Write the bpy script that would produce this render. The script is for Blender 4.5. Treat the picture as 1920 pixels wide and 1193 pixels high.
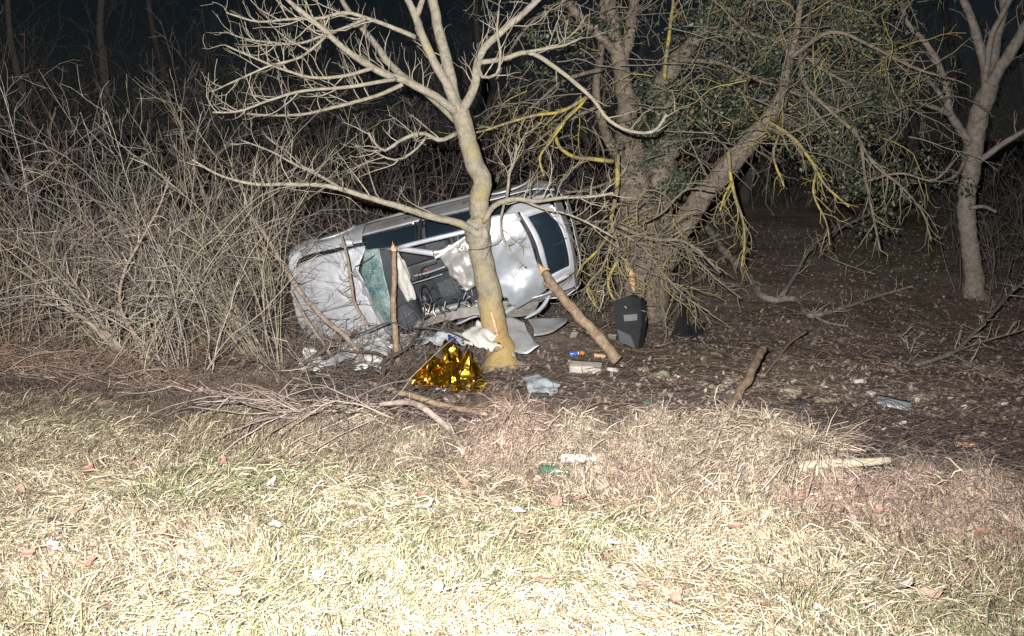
import bpy, bmesh, math, random
import numpy as np
from mathutils import Vector, Matrix, noise as mnoise

random.seed(7)
RNG = np.random.default_rng(11)
scene = bpy.context.scene
col = scene.collection
for o in list(bpy.data.objects):
    bpy.data.objects.remove(o)

# ------------------------------------------------------------------ camera
F = 1844.0                       # focal length in pixels of the 1920 px wide photograph
CAMZ = 1.7
PITCH = math.atan(250.5 / F)
cam_d = bpy.data.cameras.new('camera')
cam = bpy.data.objects.new('camera', cam_d)
col.objects.link(cam)
cam.location = (0, 0, CAMZ)
cam.rotation_euler = (math.pi / 2 - PITCH, 0, 0)
cam_d.sensor_width = 36
cam_d.lens = 36 * F / 1920
cam_d.clip_end = 500
cam_d.clip_start = 0.05
scene.camera = cam

# ------------------------------------------------------------------ night sky, moon, flash
w = bpy.data.worlds.new('World')
scene.world = w
w.use_nodes = True
nt = w.node_tree
bg = nt.nodes['Background']
sky = nt.nodes.new('ShaderNodeTexSky')
sky.sky_type = 'NISHITA'
sky.sun_disc = False
sky.sun_elevation = math.radians(30)
sky.sun_rotation = math.radians(200)
nt.links.new(sky.outputs[0], bg.inputs[0])
bg.inputs[1].default_value = 0.0018
moon = bpy.data.lights.new('moon', 'SUN')
moon.energy = 0.008
moon.angle = math.radians(0.5)
moon_o = bpy.data.objects.new('moon', moon)
moon_o.rotation_euler = (math.radians(60), 0, math.radians(20))
col.objects.link(moon_o)
# the photographer's flash gun: the one lamp that lit this photograph
fl = bpy.data.lights.new('camera_flash', 'SPOT')
fl.energy = 19000
fl.spot_size = math.radians(100)
fl.spot_blend = 1.0
fl.shadow_soft_size = 0.035
fl.color = (1.0, 0.975, 0.95)
flo = bpy.data.objects.new('camera_flash', fl)
flo.location = (-0.22, -0.05, 1.98)
flo.rotation_euler = (math.radians(90 - 1.0), 0, math.radians(3.0))
col.objects.link(flo)
vs = scene.view_settings
vs.view_transform = 'Standard'
vs.look = 'None'
vs.exposure = 0.0
vs.gamma = 1.0

# ------------------------------------------------------------------ helpers: pixels and ground
CP, SP = math.cos(PITCH), math.sin(PITCH)
def ray(px, py):
    a = (px - 960) / F; b = (596.5 - py) / F
    return np.array([a, CP + b * SP, -SP + b * CP])
def P(px, py, Y):
    d = ray(px, py)
    return np.array([0, 0, CAMZ]) + d * (Y / d[1])

def _hash(ix, iy, seed):
    n = (ix.astype(np.int64) * 374761393 + iy.astype(np.int64) * 668265263 + seed * 1442695041) & 0x7fffffff
    n = ((n ^ (n >> 13)) * 1274126177) & 0x7fffffff
    n = n ^ (n >> 16)
    return (n & 0xffff) / 65535.0
def vnoise(x, y, seed=0):
    x = np.asarray(x, float); y = np.asarray(y, float)
    ix = np.floor(x); iy = np.floor(y); fx = x - ix; fy = y - iy
    fx = fx * fx * (3 - 2 * fx); fy = fy * fy * (3 - 2 * fy)
    a = _hash(ix, iy, seed); b = _hash(ix + 1, iy, seed); c = _hash(ix, iy + 1, seed); d = _hash(ix + 1, iy + 1, seed)
    return (a * (1 - fx) + b * fx) * (1 - fy) + (c * (1 - fx) + d * fx) * fy
def fbm(x, y, seed=0, o=4):
    s = 0; a = 0.5
    for k in range(o):
        s = s + a * (vnoise(x * 2 ** k, y * 2 ** k, seed + k * 17) - 0.5); a *= 0.5
    return s
def sstep(a, b, x):
    t = np.clip((x - a) / (b - a), 0, 1)
    return t * t * (3 - 2 * t)
def edge(x):
    return 5.70 - 0.49 * np.clip(x, -9, 6) + 0.5 * fbm(x * 0.8, x * 0 + 3.1, 5, 3)
def ridge(x, y):
    s = y - edge(x)
    return (0.09 + 0.48 * np.clip(fbm(x * 2.1, y * 2.1, 88, 3) + 0.10, 0, 1)) * np.exp(-((s - 0.25) / 0.42) ** 2)
def H(x, y):
    x = np.asarray(x, float); y = np.asarray(y, float)
    s = y - edge(x)
    z = ridge(x, y)
    depth = 0.76 - 0.33 * sstep(-1.5, -5, x)
    z = z - depth * sstep(0.1, 4.0, s)
    z = z + 0.088 * np.clip(y - 15.5, 0, 45) * (0.5 + 0.5 * sstep(15.5, 20, y)) + 0.075 * np.clip(y - 19, 0, 16)
    z = z + 0.16 * fbm(x * 0.7, y * 0.7, 1, 4) * sstep(-0.6, 1.5, s) + 0.035 * fbm(x * 2.3, y * 2.3, 9, 3)
    z = z + 0.36 * np.exp(-(((x - 0.45) / 1.0) ** 2 + ((y - 15.0) / 0.9) ** 2))
    z = z + 0.13 * fbm(x * 2.4, y * 2.4, 71, 3) * sstep(0.6, -0.3, s)
    z = z + 0.20 * np.exp(-(((x - 2.6) / 0.7) ** 2 + ((y - 6.1) / 0.35) ** 2))   # soil heap on the right lip
    return z
H_exact = H
_gx = np.arange(-24, 24.01, 0.06); _gy = np.arange(1, 46.01, 0.06)
_gz = H_exact(*np.meshgrid(_gx, _gy, indexing='ij'))
_gl = _gz - ridge(*np.meshgrid(_gx, _gy, indexing='ij'))
def H(x, y, _t=None):
    """height of the ground, looked up in a 6 cm table"""
    _gz = globals()['_gz'] if _t is None else _t
    u = np.clip((np.asarray(x, float) + 24) / 0.06, 0, len(_gx) - 1.001); v = np.clip((np.asarray(y, float) - 1) / 0.06, 0, len(_gy) - 1.001)
    i = u.astype(int); j = v.astype(int); a = u - i; b = v - j
    return (_gz[i, j] * (1 - a) + _gz[i + 1, j] * a) * (1 - b) + (_gz[i, j + 1] * (1 - a) + _gz[i + 1, j + 1] * a) * b
_ts = np.arange(2.5, 46, 0.03)
def G(px, py, lift=0.0):
    """the spot of ground seen at a pixel"""
    p = np.array([0, 0, CAMZ]) + ray(px, py)[None] * _ts[:, None]
    under = np.nonzero(p[:, 2] < H(p[:, 0], p[:, 1]))[0]
    q = p[under[0]] if len(under) else p[-1]
    return np.array([q[0], q[1], float(H(q[0], q[1])) + lift])
def GL(px, py, lift=0.0):
    """the same, looking past the ridge of the lip: for what lies in the hollow behind it"""
    p = np.array([0, 0, CAMZ]) + ray(px, py)[None] * _ts[:, None]
    under = np.nonzero(p[:, 2] < H(p[:, 0], p[:, 1], _gl))[0]
    q = p[under[0]] if len(under) else p[-1]
    return np.array([q[0], q[1], float(H(q[0], q[1])) + lift])
def GA(px, py, lift=0.0):
    return (GL if py < 835 else G)(px, py, lift)
# hummocks of matted dry growth along the lip: (pixel, pixel, height, spread)
HUMPS = [(538, 738, 0.34, 0.22), (470, 728, 0.36, 0.24), (420, 735, 0.28, 0.30), (350, 722, 0.28, 0.30), (290, 735, 0.24, 0.30), (120, 715, 0.30, 0.35), (40, 705, 0.32, 0.35), (205, 700, 0.30, 0.35), (800, 712, 0.26, 0.10), (930, 770, 0.34, 0.26), (985, 790, 0.32, 0.26), (1045, 790, 0.26, 0.24), (950, 850, 0.24, 0.34), (1070, 858, 0.30, 0.22), (1170, 880, 0.22, 0.36), (1240, 850, 0.26, 0.26), (1320, 835, 0.32, 0.26), (1400, 850, 0.30, 0.26), (1450, 885, 0.26, 0.32), (1518, 860, 0.42, 0.10), (1560, 930, 0.20, 0.28), (1700, 935, 0.18, 0.30), (1840, 975, 0.18, 0.30)]
_hb = [(G(a, b), h, sp) for a, b, h, sp in HUMPS]
def _bumps(x, y):
    z = 0
    for p, h, sp in _hb:
        rx, ry = sp * 0.95, sp * 0.6
        z = np.maximum(z, 0.62 * h * np.exp(-(((x - p[0]) / rx) ** 2 + ((y - p[1] - 0.08) / ry) ** 2)))
    return z
H_base = H_exact
def H_exact(x, y):
    b = _bumps(x, y)
    return H_base(x, y) + b * (1 + 1.2 * fbm(x * 4, y * 4, 19, 3))
_gz = H_exact(*np.meshgrid(_gx, _gy, indexing='ij'))
def onground(x, y, lift=0.0):
    return np.array([x, y, float(H(x, y)) + lift])

# ------------------------------------------------------------------ helpers: materials
def new_mat(name):
    m = bpy.data.materials.new(name); m.use_nodes = True
    return m, m.node_tree, m.node_tree.nodes['Principled BSDF']
def nd(t, typ, **kw):
    n = t.nodes.new(typ)
    for k, v in kw.items(): setattr(n, k, v)
    return n
def ramp(t, stops):
    r = t.nodes.new('ShaderNodeValToRGB')
    e = r.color_ramp.elements
    while len(e) < len(stops): e.new(0.5)
    for q, (p, c) in zip(e, stops):
        q.position = p; q.color = (*c, 1) if len(c) == 3 else c
    return r
def bump(t, b, src, strength, dist):
    n = t.nodes.new('ShaderNodeBump'); n.inputs['Strength'].default_value = strength
    n.inputs['Distance'].default_value = dist
    t.links.new(src, n.inputs['Height']); t.links.new(n.outputs[0], b.inputs['Normal'])
def noise_tex(t, scale, detail=5, rough=0.6, coord='Object'):
    c = t.nodes.new('ShaderNodeTexCoord'); n = t.nodes.new('ShaderNodeTexNoise')
    n.inputs['Scale'].default_value = scale; n.inputs['Detail'].default_value = detail
    n.inputs['Roughness'].default_value = rough
    t.links.new(c.outputs[coord], n.inputs['Vector'])
    return n
def plain(name, c, rough=0.6, metal=0.0, var=0.25, scale=6, bmp=0.0, bscale=30, spec=0.5):
    m, t, b = new_mat(name)
    n = noise_tex(t, scale)
    lo = tuple(max(0, v * (1 - var)) for v in c); hi = tuple(min(1, v * (1 + var)) for v in c)
    r = ramp(t, [(0.3, lo), (0.7, hi)])
    t.links.new(n.outputs['Fac'], r.inputs[0]); t.links.new(r.outputs[0], b.inputs['Base Color'])
    b.inputs['Roughness'].default_value = rough; b.inputs['Metallic'].default_value = metal
    b.inputs['Specular IOR Level'].default_value = spec
    if bmp:
        n2 = noise_tex(t, bscale); bump(t, b, n2.outputs['Fac'], bmp, 0.02)
    return m
def vcol(name, rough=0.8, spec=0.2, scale=18, amount=0.35):
    """colour of each blade / leaf / twig comes with the mesh, broken up by fine noise"""
    m, t, b = new_mat(name)
    a = nd(t, 'ShaderNodeAttribute', attribute_name='Col')
    n = noise_tex(t, scale, 4)
    r = ramp(t, [(0.25, (1 - amount,) * 3), (0.75, (1 + amount * 0.6,) * 3)])
    t.links.new(n.outputs['Fac'], r.inputs[0])
    mx = nd(t, 'ShaderNodeMix', data_type='RGBA', blend_type='MULTIPLY')
    mx.inputs[0].default_value = 1
    t.links.new(a.outputs['Color'], mx.inputs[6]); t.links.new(r.outputs[0], mx.inputs[7])
    t.links.new(mx.outputs[2], b.inputs['Base Color'])
    b.inputs['Roughness'].default_value = rough; b.inputs['Specular IOR Level'].default_value = spec
    return m
def bark(name, dark, light, lichen, lo=0.56, hi=0.68, lscale=5.0, scale=14, rough=0.85, bmp=0.85, bdist=0.03):
    m, t, b = new_mat(name)
    n = noise_tex(t, scale, 8, 0.7)
    r = ramp(t, [(0.3, dark), (0.62, light)])
    t.links.new(n.outputs['Fac'], r.inputs[0])
    n2 = noise_tex(t, lscale, 6, 0.75)
    r2 = ramp(t, [(lo, (0, 0, 0)), (hi, (1, 1, 1))])
    t.links.new(n2.outputs['Fac'], r2.inputs[0])
    mx = nd(t, 'ShaderNodeMix', data_type='RGBA')
    t.links.new(r2.outputs[0], mx.inputs[0]); t.links.new(r.outputs[0], mx.inputs[6])
    mx.inputs[7].default_value = (*lichen, 1)
    t.links.new(mx.outputs[2], b.inputs['Base Color'])
    b.inputs['Roughness'].default_value = rough; b.inputs['Specular IOR Level'].default_value = 0.2
    n3 = noise_tex(t, scale * 2.4, 6, 0.7)
    bump(t, b, n3.outputs['Fac'], bmp, bdist)
    return m

M = {}
M['stuff'] = vcol('plant_matter')
M['twig'] = vcol('twig_bark', 0.85, 0.15, 25, 0.4)
M['ivy'] = vcol('ivy_leaf', 0.45, 0.4, 9, 0.3)
M['walnut'] = bark('walnut_bark', (0.14, 0.122, 0.095), (0.30, 0.27, 0.21), (0.31, 0.26, 0.12), 0.55, 0.72, 3.0, 11)
M['old_bark'] = bark('old_bark', (0.06, 0.045, 0.035), (0.28, 0.23, 0.18), (0.30, 0.27, 0.10), 0.58, 0.72, 4.0, 9, 0.9, 1.0, 0.06)
M['far_bark'] = bark('far_bark', (0.10, 0.085, 0.072), (0.26, 0.225, 0.19), (0.28, 0.26, 0.21), 0.6, 0.75, 4.0, 10)
M['lichen_bark'] = bark('lichen_bark', (0.13, 0.105, 0.07), (0.26, 0.215, 0.13), (0.44, 0.345, 0.075), 0.47, 0.58, 3.2, 16)
M['dead_wood'] = bark('dead_wood', (0.12, 0.08, 0.052), (0.29, 0.215, 0.145), (0.22, 0.19, 0.12), 0.6, 0.8, 5, 12)
M['grey_wood'] = bark('grey_wood', (0.10, 0.075, 0.06), (0.27, 0.21, 0.17), (0.33, 0.30, 0.2), 0.6, 0.75, 5, 14)
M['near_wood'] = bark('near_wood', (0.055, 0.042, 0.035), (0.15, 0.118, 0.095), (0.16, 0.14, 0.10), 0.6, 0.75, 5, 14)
M['fresh_wood'] = plain('fresh_split_wood', (0.50, 0.32, 0.19), 0.75, 0, 0.3, 14, 0.4, 60, 0.2)

# ------------------------------------------------------------------ helpers: meshes
def fast_mesh(name, V, quads=None, tris=None, C=None, smooth=True):
    me = bpy.data.meshes.new(name)
    V = np.asarray(V, np.float32)
    q = np.asarray(quads if quads is not None else np.zeros((0, 4)), np.int32).reshape(-1, 4)
    t = np.asarray(tris if tris is not None else np.zeros((0, 3)), np.int32).reshape(-1, 3)
    me.vertices.add(len(V)); me.vertices.foreach_set('co', V.ravel())
    nl = len(q) * 4 + len(t) * 3
    me.loops.add(nl); me.polygons.add(len(q) + len(t))
    me.loops.foreach_set('vertex_index', np.concatenate([q.ravel(), t.ravel()]).astype(np.int32))
    st = np.concatenate([np.arange(len(q)) * 4, len(q) * 4 + np.arange(len(t)) * 3]).astype(np.int32)
    me.polygons.foreach_set('loop_start', st)
    if C is not None:
        a = me.color_attributes.new('Col', 'FLOAT_COLOR', 'POINT')
        c4 = np.ones((len(V), 4), np.float32); c4[:, :3] = C
        a.data.foreach_set('color', c4.ravel())
    me.update(calc_edges=True)
    me.polygons.foreach_set('use_smooth', np.full(len(me.polygons), smooth, bool))
    me.validate()
    return me
def link(name, me, mat, parent=None, loc=None):
    o = bpy.data.objects.new(name, me)
    if mat is not None:
        if isinstance(mat, (list, tuple)):
            for q in mat: me.materials.append(q)
        else: me.materials.append(mat)
    col.objects.link(o)
    if parent is not None: o.parent = parent
    if loc is not None: o.location = loc
    return o
def tag(o, label, cat=None, group=None, kind=None):
    o['label'] = label
    if cat: o['category'] = cat
    if group: o['group'] = group
    if kind: o['kind'] = kind
    return o
def thing(name, label, cat, loc, group=None):
    o = bpy.data.objects.new(name, None); col.objects.link(o)
    o.empty_display_size = 0.2; o.location = loc
    return tag(o, label, cat, group)

def resample(pts, rad, n):
    pts = np.asarray(pts, float); rad = np.asarray(rad, float)
    if len(pts) == 2:
        t = np.linspace(0, 1, n)[:, None]
        return pts[0] * (1 - t) + pts[1] * t, rad[0] * (1 - t[:, 0]) + rad[1] * t[:, 0]
    d = np.r_[0, np.cumsum(np.linalg.norm(np.diff(pts, axis=0), axis=1))]
    u = np.linspace(0, d[-1], n)
    tg = np.gradient(pts, d, axis=0)
    k = np.clip(np.searchsorted(d, u, side='right') - 1, 0, len(pts) - 2)
    h = (d[k + 1] - d[k])[:, None]; s = ((u - d[k])[:, None]) / h
    out = ((2 * s**3 - 3 * s**2 + 1) * pts[k] + (s**3 - 2 * s**2 + s) * h * tg[k]
           + (-2 * s**3 + 3 * s**2) * pts[k + 1] + (s**3 - s**2) * h * tg[k + 1])
    return out, np.interp(u, d, rad)

class Tubes:
    def __init__(self):
        self.V = []; self.Q = []; self.T = []; self.C = []; self.n = 0
    def add(self, pts, rad, sides=4, color=(0.3, 0.25, 0.2), rough=0.0, cap=True, color2=None):
        pts = np.asarray(pts, float); n = len(pts)
        rad = np.broadcast_to(np.asarray(rad, float), (n,))
        tg = np.gradient(pts, axis=0)
        tg /= np.linalg.norm(tg, axis=1)[:, None] + 1e-9
        m = np.abs(tg.mean(0)); ref = np.zeros(3); ref[int(np.argmin(m))] = 1
        a = np.cross(tg, ref); a /= np.linalg.norm(a, axis=1)[:, None] + 1e-9
        b = np.cross(tg, a)
        ang = np.arange(sides) * 2 * math.pi / sides
        rr = rad[:, None] * np.ones(sides)[None]
        if rough:
            rr = rr * (1 + rough * (RNG.random((n, sides)) - 0.5))
        v = pts[:, None] + rr[:, :, None] * (np.cos(ang)[None, :, None] * a[:, None] + np.sin(ang)[None, :, None] * b[:, None])
        v = v.reshape(-1, 3); base = self.n
        i = np.arange(n - 1)[:, None] * sides; j = np.arange(sides)[None]; j2 = (j + 1) % sides
        q = np.stack([i + j, i + j2, i + sides + j2, i + sides + j], -1).reshape(-1, 4) + base
        self.V.append(v); self.Q.append(q)
        c = np.empty((len(v), 3)); c[:] = color
        if color2 is not None:
            t = np.repeat(np.linspace(0, 1, n), sides)[:, None]
            c = c * (1 - t) + np.asarray(color2) * t
        self.C.append(c); self.n += len(v)
        if cap:
            for e, o in ((0, 0), (1, (n - 1) * sides)):
                k = np.arange(1, sides - 1)
                tri = np.stack([np.zeros_like(k), k, k + 1], -1) + o + base
                self.T.append(tri[:, ::-1] if e == 0 else tri)
    def build(self, name, mat, parent=None, origin=(0, 0, 0), stuff=False):
        V = np.concatenate(self.V) - np.asarray(origin, float)
        me = fast_mesh(name, V, np.concatenate(self.Q), np.concatenate(self.T) if self.T else None, np.concatenate(self.C))
        o = link(name, me, mat, parent, None if parent is not None else origin)
        if stuff: o['kind'] = 'stuff'
        return o

def unit(v):
    v = np.asarray(v, float); return v / (np.linalg.norm(v) + 1e-9)
def grow(start, d, length, n=7, wander=0.15, up=0.0, rng=RNG):
    """a wandering twig: n points, bending upward (up > 0) or drooping (up < 0)"""
    p = np.array(start, float); d = unit(d); out = [p.copy()]; st = length / (n - 1)
    for k in range(n - 1):
        d = unit(d + rng.normal(0, wander, 3) + np.array([0, 0, up]))
        p = p + d * st; out.append(p.copy())
    return np.array(out)
def at_curve(pts, t):
    k = t * (len(pts) - 1); i = min(int(k), len(pts) - 2); f = k - i
    return pts[i] * (1 - f) + pts[i + 1] * f, unit(pts[i + 1] - pts[i])
def shoots(T, pts, rad, per_m, lo, hi, up=0.1, levels=1, color=(0.3, 0.26, 0.2), ang=0.9, t0=0.15, rf=0.55, wander=0.16, rmin=0.0022, sides=4, npts=7, jit=0.25, dens=0.8, bias=None, mix=None):
    L = np.linalg.norm(np.diff(pts, axis=0), axis=1).sum()
    n = max(1, int(L * per_m))
    for k in range(n):
        t = t0 + (1 - t0) * (k + RNG.random()) / n
        p, d = at_curve(pts, min(t, 0.999))
        r = np.interp(t, np.linspace(0, 1, len(rad)), rad)
        side = unit(np.cross(d, RNG.normal(0, 1, 3)))
        nd_ = d * math.cos(ang) + side * math.sin(ang) + np.array([0, 0, 0.25 * np.sign(up) if up else 0])
        if bias is not None: nd_ = nd_ + np.asarray(bias)
        ln = (lo + (hi - lo) * RNG.random()) * (1 - 0.45 * t)
        g = grow(p, nd_, ln, npts, wander, up)
        r0 = min(max(r * rf, rmin * 1.5), 0.0095)
        rr = np.linspace(r0, rmin, npts)
        f = 1 + jit * (RNG.random() - 0.5) * 2; cc = np.asarray(color)
        if mix is not None: m_ = RNG.random() ** 1.3; cc = cc * (1 - m_) + np.asarray(mix) * m_
        T.add(g, rr, sides, np.clip(cc * f, 0, 1), cap=False)
        if levels > 1:
            shoots(T, g, rr, per_m * dens + 1.5, lo * 0.4, hi * 0.45, up, levels - 1, color, ang, 0.2, 0.7, wander, rmin, 3, max(4, npts - 2), jit, dens, bias, mix)

def grid_obj(name, fn, nu, nv, mat, parent=None, thick=0.0, smooth=True, keep=None, flat=False):
    u = np.linspace(0, 1, nu); v = np.linspace(0, 1, nv)
    V = [fn(a, b) for a in u for b in v]
    Q = []
    for i in range(nu - 1):
        for j in range(nv - 1):
            if keep is None or keep((i + .5) / (nu - 1), (j + .5) / (nv - 1)):
                Q.append((i * nv + j, (i + 1) * nv + j, (i + 1) * nv + j + 1, i * nv + j + 1))
    me = bpy.data.meshes.new(name); me.from_pydata([tuple(p) for p in V], [], Q)
    bm = bmesh.new(); bm.from_mesh(me)
    bmesh.ops.delete(bm, geom=[q for q in bm.verts if not q.link_faces], context='VERTS')
    bm.to_mesh(me); bm.free()
    me.polygons.foreach_set('use_smooth', np.full(len(me.polygons), smooth and not flat, bool))
    o = link(name, me, mat, parent)
    if thick:
        s = o.modifiers.new('solid', 'SOLIDIFY'); s.thickness = thick; s.offset = 0
    return o
def box_obj(name, mat, parent, size, loc=(0, 0, 0), rot=(0, 0, 0), bevel=0.01, bend=None, seg=2, sub=0, jitter=0.0):
    bm = bmesh.new(); bmesh.ops.create_cube(bm, size=1)
    for q in bm.verts: q.co = Vector((q.co.x * size[0], q.co.y * size[1], q.co.z * size[2]))
    if sub: bmesh.ops.subdivide_edges(bm, edges=bm.edges[:], cuts=sub, use_grid_fill=True)
    if bevel and not sub: bmesh.ops.bevel(bm, geom=bm.edges[:], offset=bevel, segments=seg, affect='EDGES')
    if jitter:
        for q in bm.verts: q.co += jitter * Vector(mnoise.noise_vector(q.co * 3.1 + Vector((size[0] * 9, 3, 1))))
    if bend:
        for q in bm.verts: q.co = Vector(bend(q.co))
    R = Matrix.Translation(loc) @ (Matrix.Rotation(rot[2], 4, 'Z') @ Matrix.Rotation(rot[1], 4, 'Y') @ Matrix.Rotation(rot[0], 4, 'X'))
    bm.transform(R)
    me = bpy.data.meshes.new(name); bm.to_mesh(me); bm.free()
    me.polygons.foreach_set('use_smooth', np.full(len(me.polygons), bool(sub), bool))
    return link(name, me, mat, parent)

# ================================================================== GROUND
def ground():
    def axis(segs):
        out = []
        for a, b, n in segs: out += list(np.linspace(a, b, n, endpoint=False))
        return np.array(out + [segs[-1][1]])
    xs = axis([(-90, -14, 20), (-14, -5, 60), (-5, 5, 200), (5, 14, 60), (14, 90, 20)])
    ys = axis([(-30, 2.5, 12), (2.5, 17, 300), (17, 30, 100), (30, 150, 30)])
    X, Y = np.meshgrid(xs, ys, indexing='ij')
    Z = H_exact(X, Y)
    s = Y - edge(X)
    rough = sstep(0.1, 1.0, s) * sstep(40, 25, Y)
    Z = Z + rough * (0.06 * fbm(X * 5, Y * 5, 31, 3)) - 0.02
    nx, ny = len(xs), len(ys)
    i = np.arange(nx - 1)[:, None] * ny + np.arange(ny - 1)[None]
    Q = np.stack([i, i + ny, i + ny + 1, i + 1], -1).reshape(-1, 4)
    V = np.stack([X, Y, Z], -1).reshape(-1, 3)
    k = sstep(-0.5, 0.9, s + 0.9 * fbm(X * 1.5, Y * 1.5, 77, 4)).reshape(-1, 1)
    k2 = np.clip(0.5 + 1.6 * fbm(X * 0.9, Y * 0.9, 42, 4), 0, 1).reshape(-1, 1)
    k3 = sstep(0.55, 0.8, 0.5 + 1.4 * fbm(X * 0.55 + 7, Y * 0.55, 55, 3)).reshape(-1, 1)
    straw = np.array([0.06, 0.046, 0.032]); litter = np.array([0.155, 0.125, 0.108]); litter2 = np.array([0.24, 0.20, 0.17]); moss = np.array([0.15, 0.145, 0.07])
    lit = litter * (1 - k2) + litter2 * k2
    lit = lit * (1 - 0.5 * k3) + moss * 0.5 * k3
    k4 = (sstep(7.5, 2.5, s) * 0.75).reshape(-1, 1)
    lit = lit * (1 - k4) + np.array([0.075, 0.055, 0.045]) * k4      # darker brown ground on the near slope
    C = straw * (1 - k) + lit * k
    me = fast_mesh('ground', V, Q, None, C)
    m, t, b = new_mat('ground_soil')
    a = nd(t, 'ShaderNodeAttribute', attribute_name='Col')
    n1 = noise_tex(t, 9, 9, 0.75); n2 = noise_tex(t, 45, 6, 0.7)
    r1 = ramp(t, [(0.3, (0.45, 0.42, 0.42)), (0.5, (0.95, 0.92, 0.9)), (0.72, (1.6, 1.5, 1.4))])
    t.links.new(n1.outputs['Fac'], r1.inputs[0])
    r2 = ramp(t, [(0.3, (0.6,) * 3), (0.7, (1.35,) * 3)]); t.links.new(n2.outputs['Fac'], r2.inputs[0])
    mx = nd(t, 'ShaderNodeMix', data_type='RGBA', blend_type='MULTIPLY'); mx.inputs[0].default_value = 1
    mx2 = nd(t, 'ShaderNodeMix', data_type='RGBA', blend_type='MULTIPLY'); mx2.inputs[0].default_value = 1
    t.links.new(a.outputs['Color'], mx.inputs[6]); t.links.new(r1.outputs[0], mx.inputs[7])
    t.links.new(mx.outputs[2], mx2.inputs[6]); t.links.new(r2.outputs[0], mx2.inputs[7])
    t.links.new(mx2.outputs[2], b.inputs['Base Color'])
    b.inputs['Roughness'].default_value = 0.95; b.inputs['Specular IOR Level'].default_value = 0.1
    bump(t, b, n2.outputs['Fac'], 0.9, 0.05)
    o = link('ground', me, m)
    tag(o, 'grass verge falling to brown leaf-littered wasteland under the trees', 'ground', kind='structure')
ground()

def blades(name, label, cat, n, sampler, length, width, elev, colors, mat, clump=0.0, droop=1.0, lift=0.0, npt=4, colfn=None, swirl=0.9, build=True):
    """n ribbon blades: sampler(n) -> x, y ; returns one mesh"""
    x, y = sampler(n); n = len(x)
    L = length[0] + (length[1] - length[0]) * RNG.random(n) ** 1.6
    Wd = width[0] + (width[1] - width[0]) * RNG.random(n)
    az = 2 * math.pi * RNG.random(n)
    fld = 2.2 + 9.0 * fbm(x * 1.3, y * 1.3, 91, 2)
    pick = RNG.random(n) < swirl * 0.8
    az = np.where(pick, fld + RNG.normal(0, 0.5, n), az)
    el = elev[0] + (elev[1] - elev[0]) * RNG.random(n)
    zb = H(x, y) - 0.012
    P_ = np.zeros((n, npt, 3)); P_[:, 0] = np.stack([x, y, zb + lift * RNG.random(n)], -1)
    dz = np.sin(el); dh = np.cos(el); st = L / (npt - 1)
    curl = RNG.normal(0, 0.35, n)
    for k in range(1, npt):
        P_[:, k, 0] = P_[:, k - 1, 0] + np.cos(az) * dh * st
        P_[:, k, 1] = P_[:, k - 1, 1] + np.sin(az) * dh * st
        P_[:, k, 2] = P_[:, k - 1, 2] + dz * st
        el = el - droop * (0.35 + 0.8 * RNG.random(n))
        az = az + curl
        dz = np.sin(el); dh = np.cos(el)
    g = H(P_[:, :, 0], P_[:, :, 1])
    P_[:, 1:, 2] = np.maximum(P_[:, 1:, 2], g[:, 1:] + 0.004 + 0.03 * RNG.random((n, npt - 1)))
    side = np.stack([-np.sin(az), np.cos(az), RNG.normal(0, 0.6, n)], -1)
    side /= np.linalg.norm(side, axis=1)[:, None]
    tap = np.array([0.8, 1.0, 0.8, 0.25]) if npt == 4 else np.linspace(1, 0.25, npt)
    off = side[:, None] * (Wd[:, None] * 0.5 * tap[None])[:, :, None]
    V = np.stack([P_ - off, P_ + off], 2).reshape(-1, 3)
    base = np.arange(n)[:, None] * npt * 2 + np.arange(npt - 1)[None] * 2
    Q = np.stack([base, base + 1, base + 3, base + 2], -1).reshape(-1, 4)
    cs = np.asarray(colors, float)
    c = colfn(x, y, n) if colfn else cs[RNG.integers(0, len(cs), n)]
    c = c * (0.55 + 0.85 * RNG.random((n, 1)))
    C = np.repeat(np.clip(c, 0, 1), npt * 2, 0)
    me = fast_mesh(name, V, Q, None, C)
    o = link(name, me, mat)
    return tag(o, label, cat, kind='stuff')

def verge_sampler(n):
    # more blades where they show largest; whole verge in and around the view
    y = 2.6 + 7.0 * RNG.random(n * 3) ** 1.35
    x = (RNG.random(n * 3) - 0.5) * 2 * (0.9 + 0.62 * y)
    s = y - edge(x)
    p = np.clip(0.25 - s * 1.5 + 1.6 * fbm(x * 1.6, y * 1.6, 12, 3), 0, 1)
    ok = RNG.random(n * 3) < p
    return x[ok][:n], y[ok][:n]
PAL = np.array([[0.175, 0.145, 0.094], [0.265, 0.232, 0.17], [0.12, 0.092, 0.057], [0.078, 0.056, 0.039]])
GREEN = np.array([[0.09, 0.098, 0.045], [0.135, 0.135, 0.07], [0.05, 0.066, 0.033]])
def verge_color(x, y, n):
    s = y - edge(x)
    w_ = np.array([0.40, 0.34, 0.18, 0.08])
    c = PAL[RNG.choice(4, n, p=w_)]
    g = GREEN[RNG.integers(0, 3, n)]
    pg = np.clip(0.08 + 1.4 * fbm(x * 1.1, y * 1.1, 63, 4) + 0.16 * np.exp(-((s + 1.2) / 0.9) ** 2), 0.05, 0.8)
    c = np.where((RNG.random(n) < pg)[:, None], g, c)
    br = np.clip(0.06 + 0.6 * sstep(-0.9, 0.3, s) + 1.3 * fbm(x * 1.5 + 5, y * 1.5, 64, 3), 0, 0.9)
    b2 = np.array([0.115, 0.084, 0.056])
    return np.where((RNG.random(n) < br)[:, None], b2, c)
blades('grass', 'matted straw-coloured and green grass of the verge in the foreground', 'grass', 150000, verge_sampler,
       (0.05, 0.26), (0.002, 0.0055), (0.03, 1.0), PAL, M['stuff'], colfn=verge_color)

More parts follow.
